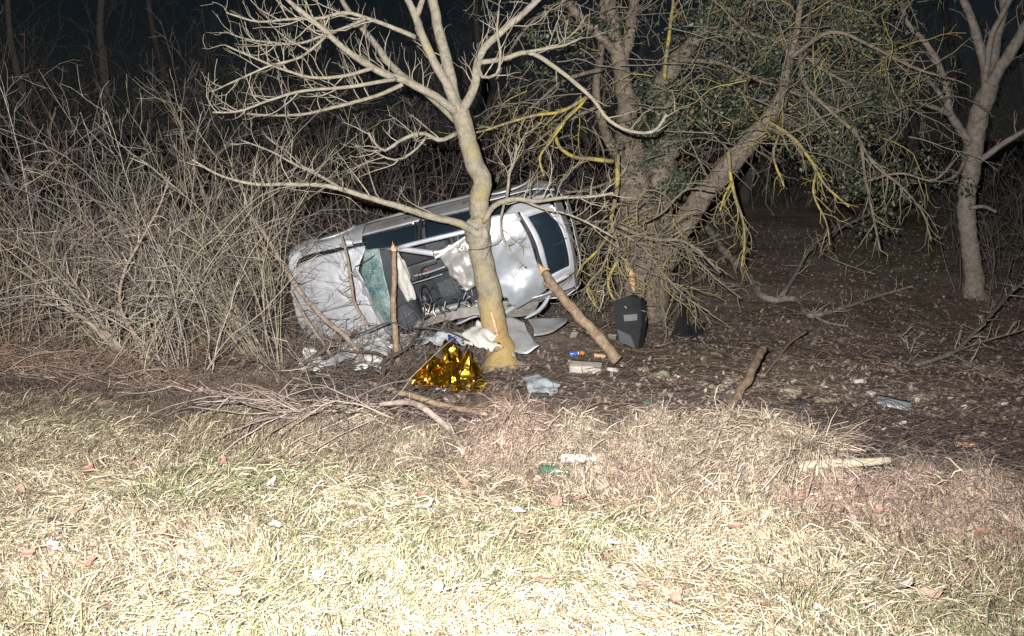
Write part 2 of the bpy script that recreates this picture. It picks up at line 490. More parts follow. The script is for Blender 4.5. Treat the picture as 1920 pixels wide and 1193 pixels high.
def slope_sampler(n):
    y = 4.5 + 9 * RNG.random(n * 4); x = (RNG.random(n * 4) - 0.5) * 2 * (1 + 0.58 * y)
    s = y - edge(x)
    p = sstep(-0.7, 0.0, s) * sstep(2.2, 0.5, s) * np.clip(0.55 + 1.8 * fbm(x * 0.9, y * 0.9, 15, 3), 0, 1)
    ok = RNG.random(n * 4) < p
    return x[ok][:n], y[ok][:n]
DRY = np.array([[0.085, 0.06, 0.047], [0.05, 0.036, 0.03], [0.12, 0.088, 0.067], [0.036, 0.027, 0.023], [0.075, 0.064, 0.043]])
blades('dry_grass', 'flattened brown dry grass along the edge of the slope', 'dry grass', 60000, slope_sampler,
       (0.06, 0.26), (0.0018, 0.0036), (0.05, 1.2), DRY, M['stuff'], lift=0.03)

def litter(n):
    y = 7 + 19 * RNG.random(n) ** 1.25; x = (RNG.random(n) - 0.5) * 2 * (1.5 + 0.58 * y)
    s = y - edge(x); ok = RNG.random(n) < sstep(0.2, 1.4, s) * np.clip(0.6 + 1.5 * fbm(x, y, 23, 3), 0.1, 1)
    x = x[ok]; y = y[ok]; n = len(x)
    c = np.stack([x, y, H(x, y) + 0.012 + 0.03 * RNG.random(n)], -1)
    L = 0.014 + 0.030 * RNG.random(n)
    az = 2 * math.pi * RNG.random(n)
    a = np.stack([np.cos(az), np.sin(az), RNG.normal(0, 0.35, n)], -1) * L[:, None]
    b = np.stack([-np.sin(az), np.cos(az), RNG.normal(0, 0.45, n)], -1) * (L * (0.35 + 0.4 * RNG.random(n)))[:, None]
    up = np.array([0, 0, 1.0]) * (L * 0.35 * RNG.random(n))[:, None]
    V = np.stack([c - a + up, c - b, c + a + up * 0.6, c + b], 1).reshape(-1, 3)
    i = np.arange(n)[:, None] * 4
    T = np.concatenate([i + np.array([0, 1, 3]), i + np.array([1, 2, 3])])
    pal = np.array([[0.20, 0.15, 0.12], [0.13, 0.10, 0.085], [0.26, 0.195, 0.15], [0.22, 0.18, 0.15], [0.31, 0.255, 0.21], [0.18, 0.145, 0.135]])
    near_tone = 1 - 0.55 * sstep(7.0, 2.0, y - edge(x))[:, None]            # darker leaves on the near slope
    C = np.repeat(pal[RNG.integers(0, len(pal), n)] * (0.7 + 0.6 * RNG.random((n, 1))) * near_tone, 4, 0)
    o = link('leaf_litter', fast_mesh('leaf_litter', V, None, T, C, False), M['stuff'])
    tag(o, 'brown fallen leaves covering the low ground around the wreck', 'leaf litter', kind='stuff')
litter(110000)

def twig_litter():
    T = Tubes()
    for k in range(9000):
        y = 7.2 + 15 * random.random() ** 1.2; x = (random.random() - 0.5) * 2 * (1.5 + 0.56 * y)
        s = y - float(edge(np.array(x)))
        if s < 0.5 and random.random() > 0.15: continue
        L = 0.10 + 0.45 * random.random() ** 2
        az = random.random() * 6.283
        g = grow((x, y, 0), (math.cos(az), math.sin(az), 0), L, 5, 0.16)
        g[:, 2] = H(g[:, 0], g[:, 1]) + 0.015 + 0.06 * random.random() + np.linspace(0, 1, 5) * random.random() * 0.10
        c = random.choice([(0.20, 0.145, 0.115), (0.14, 0.10, 0.085), (0.27, 0.20, 0.155), (0.11, 0.08, 0.075)])
        T.add(g, np.linspace(0.0045, 0.002, 5), 3, c, cap=False)
    o = T.build('twig_litter', M['twig'], stuff=True)
    tag(o, 'thin broken twigs strewn over the leaf litter', 'twigs', kind='stuff')
twig_litter()

def tangle(name, label, cat, n, region, pal, hgt, ln, rad=(0.0035, 0.0018), up=-0.13):
    """arching runners rooted at the ground spots that region() gives"""
    T = Tubes()
    for k in range(n):
        x, y = region(); az = random.random() * 6.283
        d = (math.cos(az), math.sin(az), hgt * (0.4 + random.random()))
        L = ln[0] + (ln[1] - ln[0]) * random.random()
        g = grow((x, y, float(H(x, y))), d, L, 9, 0.13, up)
        gh = H(g[:, 0], g[:, 1]) + 0.01
        g[:, 2] = np.maximum(g[:, 2], gh)
        T.add(g, np.linspace(rad[0], rad[1], 9), 3, random.choice(pal), cap=False)
        if random.random() < 0.7:
            shoots(T, g, np.linspace(rad[0], rad[1], 9), 5, 0.06, 0.25, -0.02, 1, random.choice(pal), rmin=rad[1] * 0.8, sides=3, npts=4)
    o = T.build(name, M['twig'], stuff=True)
    return tag(o, label, cat, kind='stuff')
def px_region(poly_fn, g=None):
    def f():
        for _ in range(40):
            p = (g or GL)(*poly_fn())
            if p[1] < 40: return p[0], p[1]
    return f
PURP = [(0.065, 0.047, 0.045), (0.09, 0.066, 0.06), (0.05, 0.037, 0.037), (0.125, 0.094, 0.082)]
RUST = [(0.22, 0.145, 0.105), (0.27, 0.185, 0.135), (0.18, 0.125, 0.09), (0.15, 0.11, 0.09), (0.30, 0.225, 0.17)]
def r_bramble():
    t = random.random(); return (1400 + 600 * t, 760 + 50 * t + random.random() * (70 + 30 * t))
tangle('bramble', 'dark purple-brown bramble runners tangled beyond the lip on the right', 'bramble', 1000, px_region(r_bramble), PURP, 0.5, (0.3, 1.0), (0.003, 0.0016))
tangle('dry_brush', 'rust-brown dry brush at the foot of the left-hand shrubs', 'brush', 900,
       px_region(lambda: (random.random() ** 1.3 * 520 - 60, 600 + random.random() * 120)), RUST, 0.8, (0.3, 1.0))
tangle('low_brush', 'thin brown runners scattered across the low ground on the right', 'brush', 800,
       px_region(lambda: (1060 + random.random() * 900, 560 + random.random() * 260)), PURP + RUST[:2], 0.35, (0.3, 1.0))

# ================================================================== TREES
def limb_pts(px, Y0, Y1, w0, w1, n=None, bulge=0.0):
    """a limb traced as (px, py) at depth Y0 .. Y1; widths in pixels"""
    m = len(px); t = np.linspace(0, 1, m)
    Ys = Y0 + (Y1 - Y0) * t + bulge * np.sin(t * math.pi)
    pts = np.array([P(a, b, y) for (a, b), y in zip(px, Ys)])
    wd = np.array(w0 if hasattr(w0, '__len__') else np.linspace(w0, w1, m))
    rad = wd / 2 * Ys / F
    L = np.linalg.norm(np.diff(pts, axis=0), axis=1).sum()
    return resample(pts, rad, n or max(8, int(L / 0.09)))
def knobbly(pts, rad, amt=0.08, sd=1):
    """small irregular swellings and wobble along a limb"""
    n = len(pts); q = np.arange(n)
    w_ = np.stack([fbm(q * 0.35, q * 0 + sd + k * 9.7, sd + k, 3) for k in range(3)], -1)
    return pts + w_ * rad[:, None] * 0.85, rad * (1 + amt * 4 * fbm(q * 0.6, q * 0 + sd * 1.7, sd + 5, 3))
def make_limb(name, root, org, px, Y0, Y1, w0, w1, mat, sides=8, sd=1, color=(0.4, 0.35, 0.25), tw=None, twmat=None, bulge=0.0, rough=0.04):
    pts, rad = limb_pts(px, Y0, Y1, w0, w1, bulge=bulge)
    pts, rad = knobbly(pts, rad, 0.06, sd)
    T = Tubes(); T.add(pts, rad, sides, color, rough)
    o = T.build(name, mat, root, org)
    if tw:
        T2 = Tubes(); shoots(T2, pts, rad, **tw)
        T2.build('twigs', twmat or M['twig'], o, org, stuff=True)
    return o, pts, rad

def walnut_tree():
    base = P(946, 678, 13.2)
    root = thing('walnut_tree', 'pale bare tree with scraped trunk standing in front of the wrecked car', 'tree', base)
    tr = [(950, 700), (946, 678), (931, 620), (918, 560), (909, 500), (901, 440), (902, 395), (902, 350), (893, 305), (876, 258), (862, 215), (852, 190)]
    wd = [88, 62, 49, 46, 42, 44, 37, 36, 35, 33, 35, 30]
    pts, rad = limb_pts(tr, 13.2, 13.25, wd, 0, n=46)
    pts, rad = knobbly(pts, rad, 0.02, 3)
    T = Tubes(); T.add(pts, rad, 22, (0.4, 0.35, 0.25), 0.03)
    m, t, b = new_mat('scraped_bark')      # bark with the orange scrape of the crash on the lower trunk
    src = M['walnut']
    n = noise_tex(t, 11, 8, 0.7); r = ramp(t, [(0.3, (0.15, 0.13, 0.095)), (0.62, (0.32, 0.285, 0.215))]); t.links.new(n.outputs['Fac'], r.inputs[0])
    n2 = noise_tex(t, 2.6, 6, 0.75); r2 = ramp(t, [(0.5, (0, 0, 0)), (0.68, (1, 1, 1))]); t.links.new(n2.outputs['Fac'], r2.inputs[0])
    mx = nd(t, 'ShaderNodeMix', data_type='RGBA'); t.links.new(r2.outputs[0], mx.inputs[0]); t.links.new(r.outputs[0], mx.inputs[6]); mx.inputs[7].default_value = (0.30, 0.25, 0.115, 1)
    tc = nd(t, 'ShaderNodeTexCoord'); sx = nd(t, 'ShaderNodeSeparateXYZ'); t.links.new(tc.outputs['Object'], sx.inputs[0])
    nz = noise_tex(t, 7, 5, 0.7)
    ad = nd(t, 'ShaderNodeMath', operation='MULTIPLY_ADD'); t.links.new(nz.outputs['Fac'], ad.inputs[0]); ad.inputs[1].default_value = 0.9; t.links.new(sx.outputs['Z'], ad.inputs[2])
    sc_ = nd(t, 'ShaderNodeMath', operation='MULTIPLY'); sc_.inputs[1].default_value = 0.62; t.links.new(ad.outputs[0], sc_.inputs[0])
    rz = ramp(t, [(0.15, (0.15,) * 3), (0.35, (0.75,) * 3), (0.55, (0.7,) * 3), (0.95, (0, 0, 0))]); t.links.new(sc_.outputs[0], rz.inputs[0])
    mx2 = nd(t, 'ShaderNodeMix', data_type='RGBA'); t.links.new(rz.outputs[0], mx2.inputs[0]); t.links.new(mx.outputs[2], mx2.inputs[6])
    r3 = ramp(t, [(0.3, (0.34, 0.17, 0.05)), (0.5, (0.40, 0.26, 0.07)), (0.72, (0.46, 0.29, 0.14))]); t.links.new(n2.outputs['Fac'], r3.inputs[0])
    t.links.new(r3.outputs[0], mx2.inputs[7]); t.links.new(mx2.outputs[2], b.inputs['Base Color'])
    b.inputs['Roughness'].default_value = 0.8; b.inputs['Specular IOR Level'].default_value = 0.25
    n3 = noise_tex(t, 20, 8, 0.75); bump(t, b, n3.outputs['Fac'], 1.0, 0.04)
    trunk = T.build('trunk', m, root, base)
    for k in range(7):                              # root flare running into the litter
        a_ = k * 0.9 + 0.4; d_ = np.array([math.cos(a_), math.sin(a_), 0]); L_ = random.uniform(0.28, 0.5)
        pr = [base + d_ * 0.08 + np.array([0, 0, 0.16]), base + d_ * 0.16 + np.array([0, 0, 0.05]), base + d_ * 0.26 + np.array([0, 0, 0.0]), base + d_ * L_ + np.array([0, 0, -0.05])]
        for q in pr[1:]: q[2] = float(H(q[0], q[1])) + (q[2] - base[2])
        q, r_ = resample(pr, [0.05, 0.045, 0.032, 0.012], 14); q, r_ = knobbly(q, r_, 0.1, k + 3); T = Tubes(); T.add(q, r_, 9, rough=0.2); T.build('root', M['walnut'], trunk, base)
    # the torn strip of bare wood and the branch collar
    wp = [P(x, y, 13.0) for x, y in ((921, 585), (925, 600), (930, 618), (934, 632))]
    T = Tubes(); T.add(resample(wp, [0.008, 0.022, 0.018, 0.005], 10)[0], resample(wp, [0.008, 0.024, 0.018, 0.005], 10)[1], 8, (0.7, 0.5, 0.3), 0.2)
    tag(T.build('bark_wound', M['fresh_wood'], trunk, base), 'torn strip of pale bare wood low on the trunk')
    T = Tubes()
    c0 = P(899, 436, 13.16)
    ico = bmesh.new(); bmesh.ops.create_icosphere(ico, subdivisions=3, radius=0.17)
    for q in ico.verts:
        f = 1 + 0.55 * mnoise.noise(q.co * 9) + 0.25 * mnoise.noise(q.co * 22)
        q.co = Vector((q.co.x * 1.0 * f, q.co.y * 0.9 * f, q.co.z * 1.25 * f)) + Vector(c0 - base)
    me = bpy.data.meshes.new('branch_collar'); ico.to_mesh(me); ico.free()
    me.polygons.foreach_set('use_smooth', np.full(len(me.polygons), True, bool))
    link('branch_collar', me, M['walnut'], trunk)
    c = (0.285, 0.255, 0.20)
    TW = dict(per_m=6.5, lo=0.3, hi=1.0, up=0.09, levels=2, color=c, ang=0.85, rmin=0.0024, wander=0.19, dens=0.9)
    TF = dict(TW, per_m=3.2, lo=0.25, hi=0.7)
    A = []
    def L(px, Y0, Y1, w0, w1, tw=TW, sd=1, bulge=0.0):
        o, p, r = make_limb('branch', root, base, px, Y0, Y1, w0, w1, M['walnut'], 9, sd, c, tw, bulge=bulge); A.append((o, p, r)); return o
    L([(862, 215), (878, 190), (892, 155), (896, 118), (908, 90), (938, 62), (985, 22), (1030, -25), (1060, -80)], 13.2, 12.7, 19, 9, TW, 2)
    L([(858, 205), (850, 170), (841, 120), (824, 62), (811, 0), (800, -70), (796, -150)], 13.25, 13.5, 25, 14, TF, 3)
    L([(852, 195), (835, 155), (814, 118), (792, 66), (780, 32), (764, 0), (735, -50)], 13.2, 12.9, 20, 11, TF, 4)
    L([(781, 32), (790, 8), (800, -30), (806, -80)], 13.0, 12.8, 12, 7, TF, 5)
    L([(856, 212), (832, 190), (772, 157), (705, 130), (652, 96), (602, 52), (545, 5), (500, -40)], 13.2, 12.2, 17, 7, TW, 6)
    L([(856, 225), (802, 176), (748, 138), (702, 82), (662, 32), (630, -20)], 13.3, 14.2, 18, 8, TF, 7)
    L([(742, 148), (690, 158), (640, 165), (560, 172), (500, 190), (440, 210), (398, 211)], 12.7, 11.9, 8, 3, TW, 8)
    L([(756, 158), (700, 182), (640, 198), (570, 214), (500, 216), (450, 212), (408, 200)], 12.9, 13.3, 8, 3, TW, 9)
    L([(700, 128), (640, 143), (585, 146), (530, 130), (470, 106), (420, 84)], 12.6, 12.3, 7, 3, TW, 10)
    L([(780, 70), (735, 52), (684, 34), (652, 24), (600, 34), (540, 36), (480, 40), (425, 24)], 12.9, 12.2, 9, 3, TW, 11)
    L([(686, 35), (655, 48), (612, 64), (560, 82), (510, 80), (455, 72), (420, 58)], 12.6, 12.9, 6, 2.5, TW, 12)
    L([(614, 64), (590, 88), (562, 108), (505, 124), (445, 150), (398, 172)], 12.5, 12.0, 6, 2.5, TW, 13)
    L([(856, 250), (826, 263), (792, 250), (752, 263), (718, 282), (702, 268), (690, 248)], 13.15, 12.5, 9, 4, dict(TW, per_m=7), 14)
    L([(800, 256), (780, 280), (745, 300), (715, 292), (700, 282)], 12.8, 12.4, 5, 3, dict(TW, per_m=6), 15)
    L([(893, 434), (860, 419), (800, 405), (742, 385), (682, 368), (632, 352), (545, 346), (480, 346), (410, 328), (360, 300)], 13.1, 11.6, 16, 3.5, dict(TW, per_m=3), 16)
    L([(640, 354), (600, 330), (560, 312), (510, 285), (450, 262)], 12.4, 12.8, 6, 2.5, TW, 17)
    L([(905, 418), (925, 388), (960, 374), (1002, 378), (1060, 370), (1122, 368), (1150, 362)], 13.1, 12.4, 12, 4, dict(TW, per_m=6), 18)
    L([(950, 377), (953, 350), (956, 322), (966, 298), (968, 270)], 12.9, 12.6, 6, 3, dict(TW, per_m=7), 19)
    L([(985, 378), (1020, 392), (1060, 400), (1110, 422), (1150, 445)], 12.8, 12.5, 5, 2.5, dict(TW, per_m=5), 20)
    L([(945, 382), (938, 420), (945, 452), (965, 480), (985, 500)], 13.0, 12.7, 5, 2.5, dict(TW, per_m=5), 21)
    L([(898, 118), (945, 110), (986, 98), (1045, 130), (1086, 162), (1112, 186), (1142, 226), (1182, 246), (1228, 245), (1250, 214)], 13.0, 12.4, 10, 5, dict(TW, per_m=3.4), 22)
    L([(986, 98), (1030, 90), (1062, 84), (1088, 72)], 12.8, 12.6, 6, 3, dict(TW, per_m=7), 23)
    L([(896, 120), (905, 145), (930, 140), (938, 100), (932, 60), (935, 20)], 13.0, 12.6, 7, 3.5, dict(TW, per_m=6), 24)
walnut_tree()

def old_tree():
    base = onground(2.25, 17.4)
    root = thing('ivy_clad_tree', 'old lichen-covered tree with ivy and drooping yellow branches behind the car', 'tree', base)
    c = (0.25, 0.215, 0.165)
    lo, YE, GR = (0.20, 0.175, 0.145), (0.32, 0.265, 0.10), (0.24, 0.22, 0.14)
    def trunk(px, Y0, Y1, w0, w1, sd, sides=16, name='trunk'):
        o, p, r = make_limb(name, root, base, px, Y0, Y1, w0, w1, M['old_bark'], sides, sd, c, rough=0.10); return o, p, r
    t1, p1, _ = trunk([(1200, 600), (1200, 500), (1196, 400), (1188, 330), (1178, 262), (1170, 160), (1158, 95), (1146, 20), (1138, -80)], 17.4, 17.8, [104, 92, 86, 66, 42, 32, 28, 22, 16], 0, 31)
    t2, p2, _ = trunk([(1216, 520), (1226, 420), (1238, 320), (1250, 220), (1247, 150), (1270, 112), (1310, 66), (1345, 0), (1370, -90)], 17.6, 18.2, [80, 74, 66, 42, 34, 28, 24, 20, 14], 0, 32)
    t3, p3, _ = trunk([(1225, 540), (1258, 455), (1300, 392), (1348, 332), (1400, 272), (1440, 228), (1480, 120), (1500, 20), (1510, -60)], 17.3, 16.4, [60, 46, 42, 38, 36, 28, 14, 11, 8], 0, 33)
    trunk([(1166, 130), (1178, 70), (1188, 0), (1196, -90)], 17.7, 17.9, 24, 14, 34, 10, 'branch')
    trunk([(1158, 100), (1128, 70), (1096, 42), (1062, 2), (1030, -50)], 17.7, 17.2, 20, 12, 35, 10, 'branch')
    trunk([(1160, 300), (1130, 240), (1118, 160), (1128, 80), (1130, 0)], 17.9, 18.6, 20, 10, 36, 8, 'branch')
    trunk([(1248, 200), (1262, 255), (1290, 230), (1300, 200)], 17.9, 17.5, 14, 7, 37, 8, 'branch')
    # a strip of split, fresh wood at the foot
    pts, rad = resample([P(1172, 486, 16.2), P(1180, 505, 16.2), P(1186, 530, 16.25), P(1190, 548, 16.3)], [0.03, 0.07, 0.055, 0.02], 12)
    T = Tubes(); T.add(pts, rad, 7, (0.7, 0.4, 0.25), 0.35)
    tag(T.build('split_wood', M['fresh_wood'], t1, base), 'freshly split orange wood at the foot of the trunk')
    # lichened branches traced from the view
    D = dict(per_m=4.2, lo=0.25, hi=0.9, up=-0.06, levels=2, ang=0.8, rmin=0.0034, wander=0.2, dens=0.65, mix=(0.21, 0.185, 0.14))
    def B(px, Y0, Y1, w0, w1, cc, sd, per=4.2, up=-0.06, hi=0.9):
        make_limb('branch', root, base, px, Y0, Y1, w0, w1, M['lichen_bark'] if cc is YE else M['old_bark'], 7, sd, cc, dict(D, color=cc, per_m=per * 1.1, up=up, hi=hi))
    B([(1150, 302), (1110, 298), (1076, 294), (1046, 272), (1042, 250), (1060, 225), (1090, 195), (1105, 175)], 16.4, 15.4, 9, 5, YE, 41, 5)
    B([(1100, 182), (1050, 210), (1010, 215), (960, 228), (905, 246), (880, 252)], 15.5, 14.8, 7, 3, YE, 42, 6)
    B([(1060, 226), (1030, 268), (1012, 296), (1020, 330)], 15.4, 15.0, 6, 3, YE, 43, 6)
    B([(1157, 290), (1158, 330), (1154, 370), (1146, 412), (1150, 440)], 16.0, 15.2, 11, 6, YE, 44, 4)
    B([(1148, 430), (1120, 470), (1090, 500), (1080, 520)], 15.2, 14.4, 7, 3, YE, 45, 8)
    B([(1148, 425), (1160, 480), (1140, 530), (1150, 560), (1175, 578)], 15.2, 14.5, 7, 3.5, YE, 46, 8)
    B([(1150, 430), (1200, 460), (1250, 520), (1290, 560), (1330, 585)], 15.2, 14.2, 7, 3, GR, 47, 6)
    B([(1150, 420), (1230, 450), (1280, 452), (1330, 490), (1350, 512)], 15.2, 14.6, 8, 5, GR, 48, 5)
    B([(1146, 415), (1080, 420), (1040, 440), (1010, 470)], 15.2, 14.7, 5, 2.5, GR, 49, 7)
    B([(1150, 440), (1130, 500), (1100, 540), (1120, 580)], 15.1, 14.6, 5, 2.5, YE, 491, 8)
    B([(1200, 420), (1240, 400), (1290, 355), (1340, 360)], 15.6, 15.0, 6, 3, GR, 492, 5)
    B([(1366, 285), (1370, 330), (1378, 370), (1392, 410), (1396, 460), (1390, 500)], 15.8, 15.2, 8, 3, YE, 50, 8)
    B([(1372, 340), (1358, 370), (1350, 395)], 15.6, 15.4, 5, 2.5, YE, 51, 9)
    B([(1440, 228), (1490, 262), (1520, 300), (1545, 345), (1592, 388)], 16.2, 15.3, 8, 4, YE, 52, 5)
    B([(1430, 235), (1470, 250), (1540, 220), (1590, 200)], 16.2, 15.6, 6, 3, GR, 53, 6)
    B([(1460, 255), (1450, 290), (1462, 330), (1470, 350)], 16.0, 15.8, 5, 3, YE, 54, 6)
    B([(1530, 320), (1525, 360), (1550, 420), (1556, 460)], 15.5, 15.1, 5, 2.5, YE, 55, 5)
    B([(1480, 110), (1560, 60), (1640, 90), (1720, 130), (1790, 150)], 16.3, 15.2, 9, 3, GR, 56, 5)
    B([(1500, 100), (1510, 160), (1560, 210), (1610, 260), (1622, 330), (1640, 420), (1650, 470)], 16.2, 15.3, 9, 3.5, GR, 57, 5)
    B([(1600, 240), (1640, 310), (1690, 350), (1730, 400), (1745, 450)], 15.6, 15.0, 6, 2.5, GR, 58, 6)
    B([(1622, 340), (1690, 325), (1750, 338), (1800, 290)], 15.5, 15.1, 5, 2.5, lo, 59, 5)
    B([(1270, 112), (1350, 120), (1420, 150), (1500, 180), (1560, 250)], 17.6, 16.4, 9, 3.5, GR, 60, 5)
    B([(1345, 0), (1400, 60), (1480, 80), (1540, 130), (1600, 160)], 17.4, 16.0, 8, 3.5, GR, 61, 5)
    B([(1245, 150), (1255, 60), (1262, 0), (1250, -60)], 17.4, 16.6, 8, 4, YE, 62, 6)
    B([(1130, 130), (1060, 150), (1000, 200), (950, 250)], 17.2, 16.4, 8, 3, GR, 63, 6)
    B([(1120, 200), (1040, 240), (980, 290), (930, 330)], 17.0, 16.5, 7, 3, GR, 64, 6)
    B([(1062, 5), (1000, 40), (960, 90), (930, 150)], 17.0, 16.4, 7, 3, GR, 65, 5)
    B([(1310, 66), (1380, 30), (1450, -10), (1540, 0), (1640, 30)], 17.8, 16.8, 8, 3, lo, 66, 5)
    B([(1165, 330), (1120, 350), (1060, 360), (1000, 340)], 17.2, 16.8, 6, 3, lo, 67, 6)
    B([(1235, 420), (1290, 470), (1340, 520), (1390, 560)], 16.8, 15.6, 7, 3, lo, 68, 6)
    # loose mesh of finer drooping twigs through the crown
    T = Tubes()
    for k in range(420):
        px = random.uniform(930, 1740) if k % 3 else random.uniform(1280, 1740); py = random.uniform(-80, 400)
        if py > 330 + 60 * math.sin(px * 0.01) or (1300 < px < 1500 and py > 280): continue
        p = P(px, py, random.uniform(15.6, 19))
        cc = random.choice([lo, GR, lo, (0.2, 0.17, 0.13), (0.33, 0.28, 0.10)])
        g = grow(p, (random.gauss(0, 1), random.gauss(-0.3, 0.6), random.gauss(-0.1, 0.5)), random.uniform(0.7, 1.7), 9, 0.2, -0.05)
        r = np.linspace(0.011, 0.0045, 9); T.add(g, r, 4, cc, cap=False)
        shoots(T, g, r, 5, 0.2, 0.6, -0.04, 2, cc, rmin=0.0036, dens=0.6, sides=3, npts=5)
    for k in range(110):
        p = P(random.gauss(1190, 75), random.gauss(455, 55), random.uniform(14.6, 16.4))
        cc = random.choice([lo, GR, (0.30, 0.25, 0.11), (0.24, 0.205, 0.16)])
        g = grow(p, (random.gauss(0, 1), random.gauss(-0.3, 0.5), random.gauss(-0.25, 0.4)), random.uniform(0.4, 1.1), 8, 0.22, -0.04)
        r = np.linspace(0.008, 0.0035, 8); T.add(g, r, 4, cc, cap=False)
        shoots(T, g, r, 6, 0.12, 0.4, -0.03, 2, cc, rmin=0.003, dens=0.6, sides=3, npts=5)
    T.build('twigs', M['twig'], root, base, stuff=True)
    # ivy: leaf-sized faces in uneven clumps along the trunks and through the crown
    cs = []
    for k in range(150):
        px = 1270 + 400 * random.random(); py = random.uniform(-120, 430)
        low = np.interp(px, [1250, 1300, 1420, 1550, 1620, 1700], [240, 250, 235, 330, 380, 400])
        if py > low: continue
        dn = 1.0 if (px < 1430 and py > 120) else 0.7
        cs.append((P(px, py, random.uniform(16.4, 18.8)), random.uniform(0.18, 0.48), int(random.uniform(90, 360) * dn)))
    for k in range(26):
        cs.append((P(random.uniform(1165, 1280), random.gauss(258, 42), random.uniform(16.9, 17.5)), 0.2, 120))
    for k in range(10):
        cs.append((P(random.uniform(1200, 1260), random.gauss(360, 60), random.uniform(16.9, 17.2)), 0.12, 35))
    for px_, py_, n_ in ((1640, 350, 10), (1700, 330, 6), (1650, 430, 5), (1100, 60, 8), (1000, 100, 5), (960, 380, 5)):
        for k in range(n_): cs.append((P(random.gauss(px_, 40), random.gauss(py_, 35), random.uniform(16.5, 18)), 0.2, 60))
    X = np.concatenate([np.asarray(a)[None] + RNG.normal(0, 1, (n, 3)) * np.array([r, r, r * 0.8]) * 0.6 for a, r, n in cs])
    n = len(X); Ls = 0.014 + 0.028 * RNG.random(n)
    a = RNG.normal(0, 1, (n, 3)); a /= np.linalg.norm(a, axis=1)[:, None]
    b = np.cross(a, RNG.normal(0, 1, (n, 3))); b /= np.linalg.norm(b, axis=1)[:, None]
    a *= Ls[:, None]; b *= (Ls * 0.8)[:, None]; nn = np.cross(a, b) / Ls[:, None] * 0.4
    V = np.stack([X - a, X - 0.3 * a - b, X + a + nn, X - 0.3 * a + b], 1).reshape(-1, 3) - base
    i = np.arange(n)[:, None] * 4
    Tq = np.concatenate([i + np.array([0, 1, 2]), i + np.array([0, 2, 3])])
    pal = np.array([[0.038, 0.048, 0.028], [0.05, 0.062, 0.035], [0.03, 0.04, 0.028], [0.07, 0.08, 0.05], [0.11, 0.11, 0.07]])
    C = np.repeat(pal[RNG.integers(0, 5, n)], 4, 0)
    o = link('ivy', fast_mesh('ivy', V, None, Tq, C, False), M['ivy'], root); o['kind'] = 'stuff'
old_tree()

def right_tree():
    base = P(1828, 550, 18.9)
    root = thing('bare_tree', 'pale bare forked tree at the right edge of the clearing', 'tree', base)
    c = (0.36, 0.31, 0.25)
    TW = dict(per_m=2.6, lo=0.3, hi=0.9, up=0.06, levels=2, color=(0.27, 0.23, 0.19), ang=0.85, rmin=0.005, wander=0.17, dens=0.5)
    make_limb('trunk', root, base, [(1832, 575), (1828, 550), (1820, 500), (1816, 450), (1813, 390), (1816, 340), (1822, 292), (1834, 225), (1846, 190), (1860, 152)], 18.9, 19, [52, 40, 34, 32, 32, 31, 34, 34, 36, 26], 0, M['far_bark'], 16, 71, c)
    def L(px, Y0, Y1, w0, w1, sd, per=2.6):
        make_limb('branch', root, base, px, Y0, Y1, w0, w1, M['far_bark'], 8, sd, c, dict(TW, per_m=per))
    L([(1858, 160), (1888, 108), (1918, 58), (1950, 0), (1975, -60)], 18.9, 18.6, 24, 14, 72)
    L([(1850, 175), (1848, 130), (1832, 70), (1815, 20), (1790, -30)], 19, 19.3, 22, 12, 73)
    L([(1856, 150), (1866, 90), (1880, 30), (1886, -50)], 19, 19.4, 20, 12, 74)
    L([(1846, 150), (1862, 60), (1892, 0), (1905, -50)], 18.8, 18.3, 12, 7, 75)
    L([(1818, 270), (1800, 240), (1782, 212), (1774, 160), (1760, 120), (1735, 80), (1700, 40), (1690, 0)], 18.9, 18.2, 17, 7, 76)
    L([(1784, 215), (1752, 202), (1708, 188)], 18.7, 18.2, 12, 6, 77)
    L([(1770, 190), (1745, 155), (1715, 140), (1680, 125)], 18.6, 18.0, 9, 4, 78, 4)
    L([(1836, 302), (1862, 282), (1900, 258), (1940, 232), (1990, 205)], 18.9, 18.4, 13, 7, 79)
    L([(1818, 390), (1845, 388), (1868, 398)], 18.8, 18.4, 8, 5, 80, 1)
    L([(1812, 295), (1790, 330), (1745, 342), (1700, 338), (1650, 345)], 18.7, 17.8, 7, 3, 81, 4)
right_tree()

def far_tree(px, py, Y, h, w0, lean, sd, label):
    base = G(px, py) if Y is None else onground((px - 960) / F * Y, Y)
    root = thing('background_tree', label, 'tree', base, 'dim trees in the background')
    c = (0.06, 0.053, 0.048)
    top = base + np.array([lean, 0.3, h])
    pts, rad = resample([base, base * 0.72 + top * 0.28 + np.array([0.16, 0, 0]), base * 0.4 + top * 0.6 + np.array([-0.3, 0.2, 0]), top], [w0, w0 * 0.75, w0 * 0.5, w0 * 0.2], 30)
    pts, rad = knobbly(pts, rad, 0.06, sd)
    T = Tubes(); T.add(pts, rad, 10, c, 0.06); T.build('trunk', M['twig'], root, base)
    T = Tubes(); shoots(T, pts, rad, 3.4, 1.0, 2.6, 0.07, 3, c, 0.9, 0.25, 0.45, 0.14, 0.007, 4, 7, 0.2, 0.4)
    T.build('crown', M['twig'], root, base, stuff=True)
